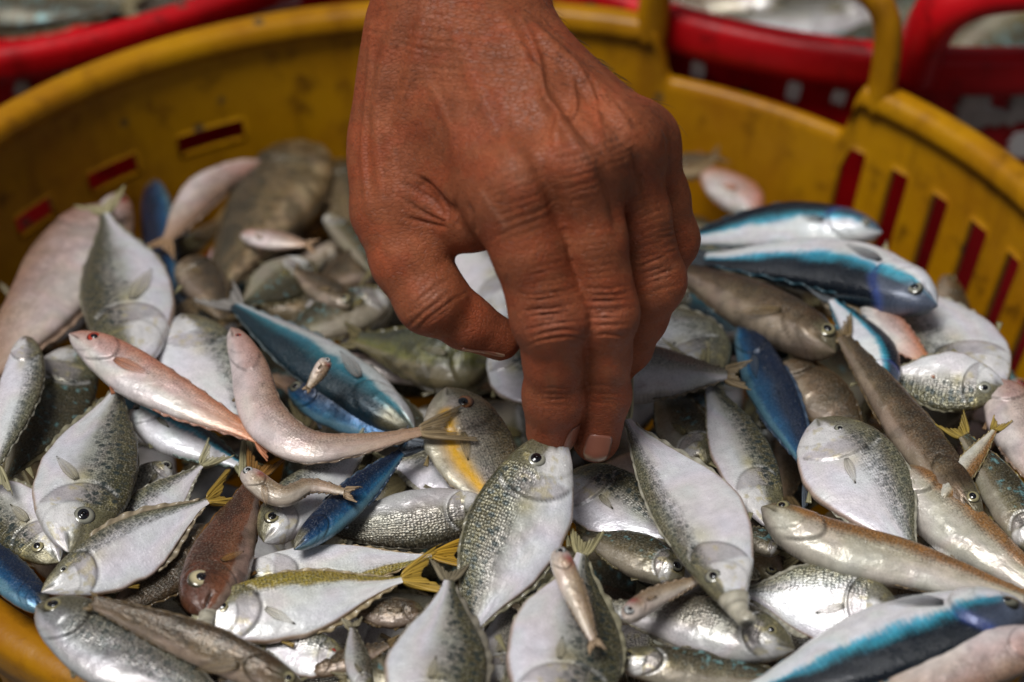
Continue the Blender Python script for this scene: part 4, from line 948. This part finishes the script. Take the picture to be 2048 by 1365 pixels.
    V = V - grad(V) * sdf(V)[:, None] * .9
    me = mesh('hand', V, [Q]); o = bpy.data.objects.new('tmp', me); C.objects.link(o)
    md = o.modifiers.new('s', 'SUBSURF'); md.levels = 1; md.render_levels = 1
    dg = bpy.context.evaluated_depsgraph_get(); me2 = bpy.data.meshes.new_from_object(o.evaluated_get(dg))
    bpy.data.objects.remove(o); bpy.data.meshes.remove(me)
    nv = len(me2.vertices); P = np.zeros(nv * 3, np.float32); me2.vertices.foreach_get('co', P); P = P.reshape(-1, 3).astype(float)
    Nn = np.zeros(nv * 3, np.float32); me2.vertices.foreach_get('normal', Nn); Nn = Nn.reshape(-1, 3).astype(float)
    # ---- skin relief (in photo coordinates of each skin point, on the back of the hand)
    px = P[:, 0] / P[:, 2] * PXF + 1024; py = 682.5 - P[:, 1] / P[:, 2] * PXF
    front = sstep(.05, .5, -Nn[:, 2])
    disp = np.zeros(nv); dark = np.zeros(nv); red = np.zeros(nv); pale = np.zeros(nv)
    def pdist(pts):
        pts = smooth_path(np.array(pts, float), 40); best = np.full(nv, 1e9); tt = np.zeros(nv)
        sel = (px > pts[:, 0].min() - 60) & (px < pts[:, 0].max() + 60) & (py > pts[:, 1].min() - 60) & (py < pts[:, 1].max() + 60)
        X, Y = px[sel], py[sel]; b = np.full(sel.sum(), 1e9); t = np.zeros(sel.sum())
        for i in range(39):
            a_, b_ = pts[i], pts[i + 1]; ab = b_ - a_; u = np.clip(((X - a_[0]) * ab[0] + (Y - a_[1]) * ab[1]) / (ab @ ab + 1e-9), 0, 1)
            d = np.hypot(X - a_[0] - u * ab[0], Y - a_[1] - u * ab[1]); k = d < b; b[k] = d[k]; t[k] = (i + u[k]) / 39
        best[sel] = b; tt[sel] = t
        return best, tt
    nz = fbm(px / 26, py / 26, 3); nzf = fbm(px / 7, py / 7, 9)
    def ridge(pts, wpx, amp, ends=True):
        d, t = pdist(pts); return 1.6 * amp * np.exp(-(d / wpx) ** 2) * (np.sin(np.pi * np.clip(t, .02, .98)) ** .5 if ends else 1) * front
    # tendons
    for pts, wd, a in (([(1010, 40), (1085, 170), (1150, 290)], 17, 1.5), ([(1050, 45), (1140, 150), (1228, 250)], 15, 1.5), ([(1070, 60), (1180, 160), (1275, 235)], 12, 1.0),
                       ([(900, 30), (960, 180), (1025, 330)], 22, .7), ([(800, 20), (760, 200), (765, 400)], 16, 1.3), ([(850, 20), (830, 120), (790, 260)], 14, .8)):
        disp += ridge(pts, wd, a)
    # valleys between the metacarpals
    for pts, wd, a in (([(1050, 100), (1110, 200), (1190, 290), (1215, 330)], 14, -1.3), ([(1100, 110), (1180, 200), (1255, 280)], 12, -1.2), ([(1060, 300), (1100, 380), (1125, 460)], 16, -1.2),
                       ([(1195, 330), (1225, 400), (1240, 470)], 13, -1.0), ([(1265, 290), (1285, 350), (1300, 420)], 12, -.9)):
        disp += ridge(pts, wd, a)
    # veins
    for pts, wd, a in (([(1125, 260), (1118, 230), (1090, 200), (1075, 120), (1040, 40)], 7, .75), ([(1108, 290), (1112, 260), (1135, 235), (1150, 215), (1140, 150)], 6, .7), ([(1200, 250), (1185, 200), (1140, 130)], 6, .7),
                       ([(1260, 250), (1225, 215), (1180, 170)], 6, .6), ([(745, 60), (740, 170), (728, 300), (735, 420)], 7, .7), ([(840, 130), (900, 260), (905, 330)], 9, .3), ([(1300, 320), (1330, 400), (1345, 450)], 6, .35)):
        disp += ridge(pts, wd, a)
    def folds(cx, cy, ang, length, width, n, gap, amp, bow=0.0, wpx=3.0, jit=1.0, seed=0):
        """transverse skin folds: n lines, normal to direction ang (deg), centred on (cx,cy)"""
        nonlocal disp, dark
        a = math.radians(ang); ux, uy = math.cos(a), math.sin(a)
        al = (px - cx) * ux + (py - cy) * uy; ac = -(px - cx) * uy + (py - cy) * ux
        sel = (np.abs(al) < n * gap) & (np.abs(ac) < width * 1.6)
        rg = np.random.default_rng(seed + int(cx))
        for k in range(n):
            c0 = (k - (n - 1) / 2) * gap + rg.normal() * gap * .18 * jit; wl = width * rg.uniform(.6, 1.05); b = bow * (c0 / (n * gap * .5) if bow else 0) + rg.normal() * .0006
            off_ = rg.normal() * width * .18; am = amp * rg.uniform(.55, 1.1) * math.exp(-(c0 / (n * gap * .55)) ** 2)
            line = al - c0 - b * ac ** 2 - 5 * (fbm(ac / 30 + k * 3.1, ac * 0 + seed, 5) - .5)
            m = np.exp(-(line / wpx) ** 2) * np.exp(-((ac - off_) / wl) ** 4) * sel * front
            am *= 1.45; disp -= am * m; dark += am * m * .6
            disp += am * .35 * np.exp(-((line - wpx * 2.1) / (wpx * 1.3)) ** 2) * np.exp(-((ac - off_) / wl) ** 4) * sel * front
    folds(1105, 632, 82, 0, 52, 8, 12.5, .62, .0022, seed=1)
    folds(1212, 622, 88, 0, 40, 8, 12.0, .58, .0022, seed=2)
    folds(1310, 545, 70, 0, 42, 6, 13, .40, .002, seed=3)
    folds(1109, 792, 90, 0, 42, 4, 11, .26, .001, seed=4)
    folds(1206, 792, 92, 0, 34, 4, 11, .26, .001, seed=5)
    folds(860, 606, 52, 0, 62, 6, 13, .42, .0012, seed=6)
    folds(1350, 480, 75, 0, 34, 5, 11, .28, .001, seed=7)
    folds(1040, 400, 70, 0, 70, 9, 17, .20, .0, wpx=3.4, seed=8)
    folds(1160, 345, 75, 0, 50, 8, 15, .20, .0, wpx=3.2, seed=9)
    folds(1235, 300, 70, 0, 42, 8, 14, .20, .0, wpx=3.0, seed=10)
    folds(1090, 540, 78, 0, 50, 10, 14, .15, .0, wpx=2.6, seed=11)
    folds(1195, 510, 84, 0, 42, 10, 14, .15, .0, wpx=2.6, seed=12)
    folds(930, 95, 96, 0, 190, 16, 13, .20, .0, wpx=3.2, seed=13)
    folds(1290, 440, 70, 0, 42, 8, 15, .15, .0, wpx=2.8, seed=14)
    # folds fanning from the web of the thumb
    for k, (p0, p1, p2) in enumerate((((800, 360), (850, 395), (885, 432)), ((790, 385), (845, 425), (886, 445)), ((812, 340), (860, 372), (900, 415)), ((800, 430), (850, 446), (888, 455)), ((868, 380), (885, 410), (895, 440)), ((905, 395), (915, 420), (915, 450)), ((935, 400), (945, 430), (950, 462)))):
        d, t = pdist((p0, p1, p2)); m = np.exp(-(d / 4.0) ** 2) * sstep(0, .4, t) * front
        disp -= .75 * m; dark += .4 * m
    d, t = pdist(((845, 372), (872, 405), (900, 425))); disp -= 1.6 * np.exp(-(d / 13) ** 2) * front
    # fine grain
    disp += .16 * (nz - .5) + .10 * (nzf - .5)
    P = P + Nn * disp[:, None]
    # tone: scars and knuckle tops paler, creases darker, fingertips redder
    for pts, wd, a in (([(965, 385), (985, 415), (1010, 450)], 5, .8), ([(845, 598), (890, 580)], 3, .6), ([(1320, 560), (1350, 530)], 3, .6)):
        d, t = pdist(pts); pale += a * np.exp(-(d / wd) ** 2)
    for (x, y, r) in ((1040, 352, 34), (1162, 314, 32), (1236, 270, 28), (1105, 640, 30), (1210, 630, 26), (1310, 545, 28), (862, 596, 34)):
        pale += .42 * np.exp(-(((px - x) ** 2 + (py - y) ** 2) / r ** 2)) * (.5 + nz)
    for (x, y, r) in ((1110, 870, 60), (1195, 890, 60), (980, 670, 60), (1105, 640, 50), (1210, 630, 45)):
        red += np.exp(-(((px - x) ** 2 + (py - y) ** 2) / r ** 2))
    base = G(.275, .076, .029)[None] * (.70 + .60 * fbm(px / 55, py / 55, 21))[:, None]
    base = base * (1 + .10 * (fbm(px / 9, py / 9, 33) - .5))[:, None]
    mk = sstep(.45, .7, fbm(px / 38, py / 38, 71))[:, None] * .5; base = base * (1 - mk) + base * G(1.12, .80, .72) * mk
    mk = sstep(.5, .75, fbm(px / 45, py / 45, 91))[:, None] * .45; base = base * (1 - mk) + base * G(1.15, 1.3, 1.4) * mk
    k = np.clip(red, 0, 1)[:, None] * .35; base = base * (1 - k) + G(.32, .070, .036) * k
    k = np.clip(pale, 0, 1)[:, None] * .5; base = base * (1 - k) + G(.46, .20, .12) * k
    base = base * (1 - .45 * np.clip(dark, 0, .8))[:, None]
    sp = (fbm(px / 3.2, py / 3.2, 55, 2) > .74) & (py < 420); base[sp] *= .72
    Wp = P / 1000; Wp = CAM + Wp[:, :1] * RT + Wp[:, 1:2] * UP + Wp[:, 2:] * FW
    org = Wp.mean(0)
    me2.vertices.foreach_set('co', (Wp - org).astype(np.float32).ravel())
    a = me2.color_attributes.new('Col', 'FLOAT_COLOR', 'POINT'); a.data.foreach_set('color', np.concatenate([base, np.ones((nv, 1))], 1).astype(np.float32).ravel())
    me2.polygons.foreach_set('use_smooth', np.ones(len(me2.polygons), bool)); me2.update()
    # ---- skin material
    m, nd, l, b = newmat('skin')
    at = N_(nd, 'ShaderNodeAttribute', attribute_name='Col'); tc = nd.new('ShaderNodeTexCoord')
    n1 = N_(nd, 'ShaderNodeTexNoise', Scale=420.0, Detail=4.0, Roughness=.6); l.new(tc.outputs['Object'], n1.inputs['Vector'])
    mp = N_(nd, 'ShaderNodeMapping'); mp.inputs['Scale'].default_value = (1, 2.6, 2.6); l.new(tc.outputs['Object'], mp.inputs['Vector'])
    v1 = N_(nd, 'ShaderNodeTexVoronoi', feature='DISTANCE_TO_EDGE', Scale=430.0); l.new(mp.outputs[0], v1.inputs['Vector'])
    c_ = mix(nd, l, 1.0, at.outputs['Color'], ramp(nd, l, n1.outputs['Fac'], [(.3, .86), (.7, 1.12)]), 'MULTIPLY')
    l.new(c_, b.inputs['Base Color'])
    l.new(ramp(nd, l, n1.outputs['Fac'], [(.3, .46), (.7, .64)]), b.inputs['Roughness']); b.inputs['Specular IOR Level'].default_value = .30
    b.inputs['Subsurface Weight'].default_value = .16; b.inputs['Subsurface Radius'].default_value = (1.0, .35, .2); b.inputs['Subsurface Scale'].default_value = .0035
    hgt = N_(nd, 'ShaderNodeMath', operation='MINIMUM'); l.new(v1.outputs['Distance'], hgt.inputs[0]); hgt.inputs[1].default_value = .10
    b1 = N_(nd, 'ShaderNodeBump', Strength=.85, Distance=.0016); l.new(hgt.outputs[0], b1.inputs['Height'])
    b2 = N_(nd, 'ShaderNodeBump', Strength=.30, Distance=.0006); l.new(n1.outputs['Fac'], b2.inputs['Height']); l.new(b1.outputs[0], b2.inputs['Normal']); l.new(b2.outputs[0], b.inputs['Normal'])
    ho = link('hand', me2, m, None, label='sunbrowned left hand reaching down, fingertips pinching a silver fish', category='hand')
    ho.location = org
    # ---- fine dark hairs on the outer edge of the hand and wrist
    rg = np.random.default_rng(4); vs, fs = [], []
    cand = np.where((py < 330) & (px > 1000) & (Nn[:, 2] < -.05) & (px - 1105 > (py - 60) * .55 - 90) & (py > -20))[0]
    for i in rg.choice(cand, 130, replace=False):
        p0 = P[i]; nrm = Nn[i]; t_ = np.array([.35, -.9, 0]) + rg.normal(size=3) * .35; t_ -= nrm * (t_ @ nrm); t_ /= np.linalg.norm(t_)
        ln = rg.uniform(2.5, 6); pth = [p0 + t_ * ln * q + nrm * (.2 + 1.6 * q * (1 - .4 * q)) for q in (0, .35, .7, 1)]
        sd_ = np.cross(t_, nrm)
        for k, p in enumerate(pth):
            w_ = .07 * (1 - .8 * k / 3)
            vs += [p + sd_ * w_, p - sd_ * w_ * .5 + nrm * w_ * .8, p - sd_ * w_ * .5 - nrm * w_ * .8]
        b0 = len(vs) - 12
        for k in range(3):
            for e in range(3): fs.append((b0 + k * 3 + e, b0 + k * 3 + (e + 1) % 3, b0 + k * 3 + 3 + (e + 1) % 3, b0 + k * 3 + 3 + e))
    vs = np.array(vs) / 1000; vs = CAM + vs[:, :1] * RT + vs[:, 1:2] * UP + vs[:, 2:] * FW - org
    link('hair', mesh('hair', vs, [np.array(fs)]), simple('dark_hair', (.02, .013, .01), .5), ho, kind='stuff')
    # ---- fingernails
    mn, nd, l, b = newmat('fingernail')
    at = N_(nd, 'ShaderNodeAttribute', attribute_name='Col'); l.new(at.outputs['Color'], b.inputs['Base Color']); b.inputs['Roughness'].default_value = .34; b.inputs['Coat Weight'].default_value = .3
    def nail(c, along, across, ln, wd, dirn, name='fingernail'):
        r = np.linspace(-1, 1, 13); q = np.linspace(-1, 1, 11); Rr, Q = np.meshgrid(r, q, indexing='ij')
        wq = wd * (1 - .18 * np.clip(Rr, 0, 1) ** 3) * np.sqrt(np.clip(1 - .55 * np.clip(-Rr - .35, 0, 1) ** 2 - .4 * np.clip(Rr - .6, 0, 1), .1, 1))
        st = c + along * (Rr * ln - .08 * ln * Q ** 2 * np.sign(Rr))[..., None] + across * (Q * wq)[..., None] - dirn * 14
        p = st.reshape(-1, 3)
        for _ in range(40): p = p + dirn * np.clip(sdf(p) - .02, -3, 3)[:, None] * .9
        p = p.reshape(st.shape)
        W = CAM + (p[..., :1] * RT + p[..., 1:2] * UP + p[..., 2:] * FW) / 1000 - org
        kk = sstep(.62, .78, Rr + .15 * Q ** 2)[..., None]; col = np.ones(Rr.shape + (4,)); col[..., :3] = G(.38, .14, .09) * (1 - kk) + G(.50, .34, .23) * kk
        kd = sstep(.80, 1.0, np.abs(Q))[..., None] * .6 + sstep(.9, 1.0, -Rr)[..., None] * .4; col[..., :3] = col[..., :3] * (1 - kd) + G(.10, .04, .025) * kd
        link(name, slab(W, .0006, cols=col, name=name), mn, ho)
    def unit(v): v = np.array(v, float); return v / np.linalg.norm(v)
    # frame: right, up, away from the viewer
    nail(J(1194, 893, -2), unit((-.12, -1, .25)), unit((1, -.1, .1)), 4.6, 3.7, unit((-.15, .35, 1)))
    nail(J(1128, 872, -4), unit((.15, -1, .3)), unit((.9, .2, .6)), 4.2, 3.2, unit((-.75, .15, .7)))
    nail(J(974, 684, -6), unit((.88, -.46, .1)), unit((.3, .7, .65)), 6.2, 3.6, unit((.2, .62, .78)))
    return ho
make_hand()
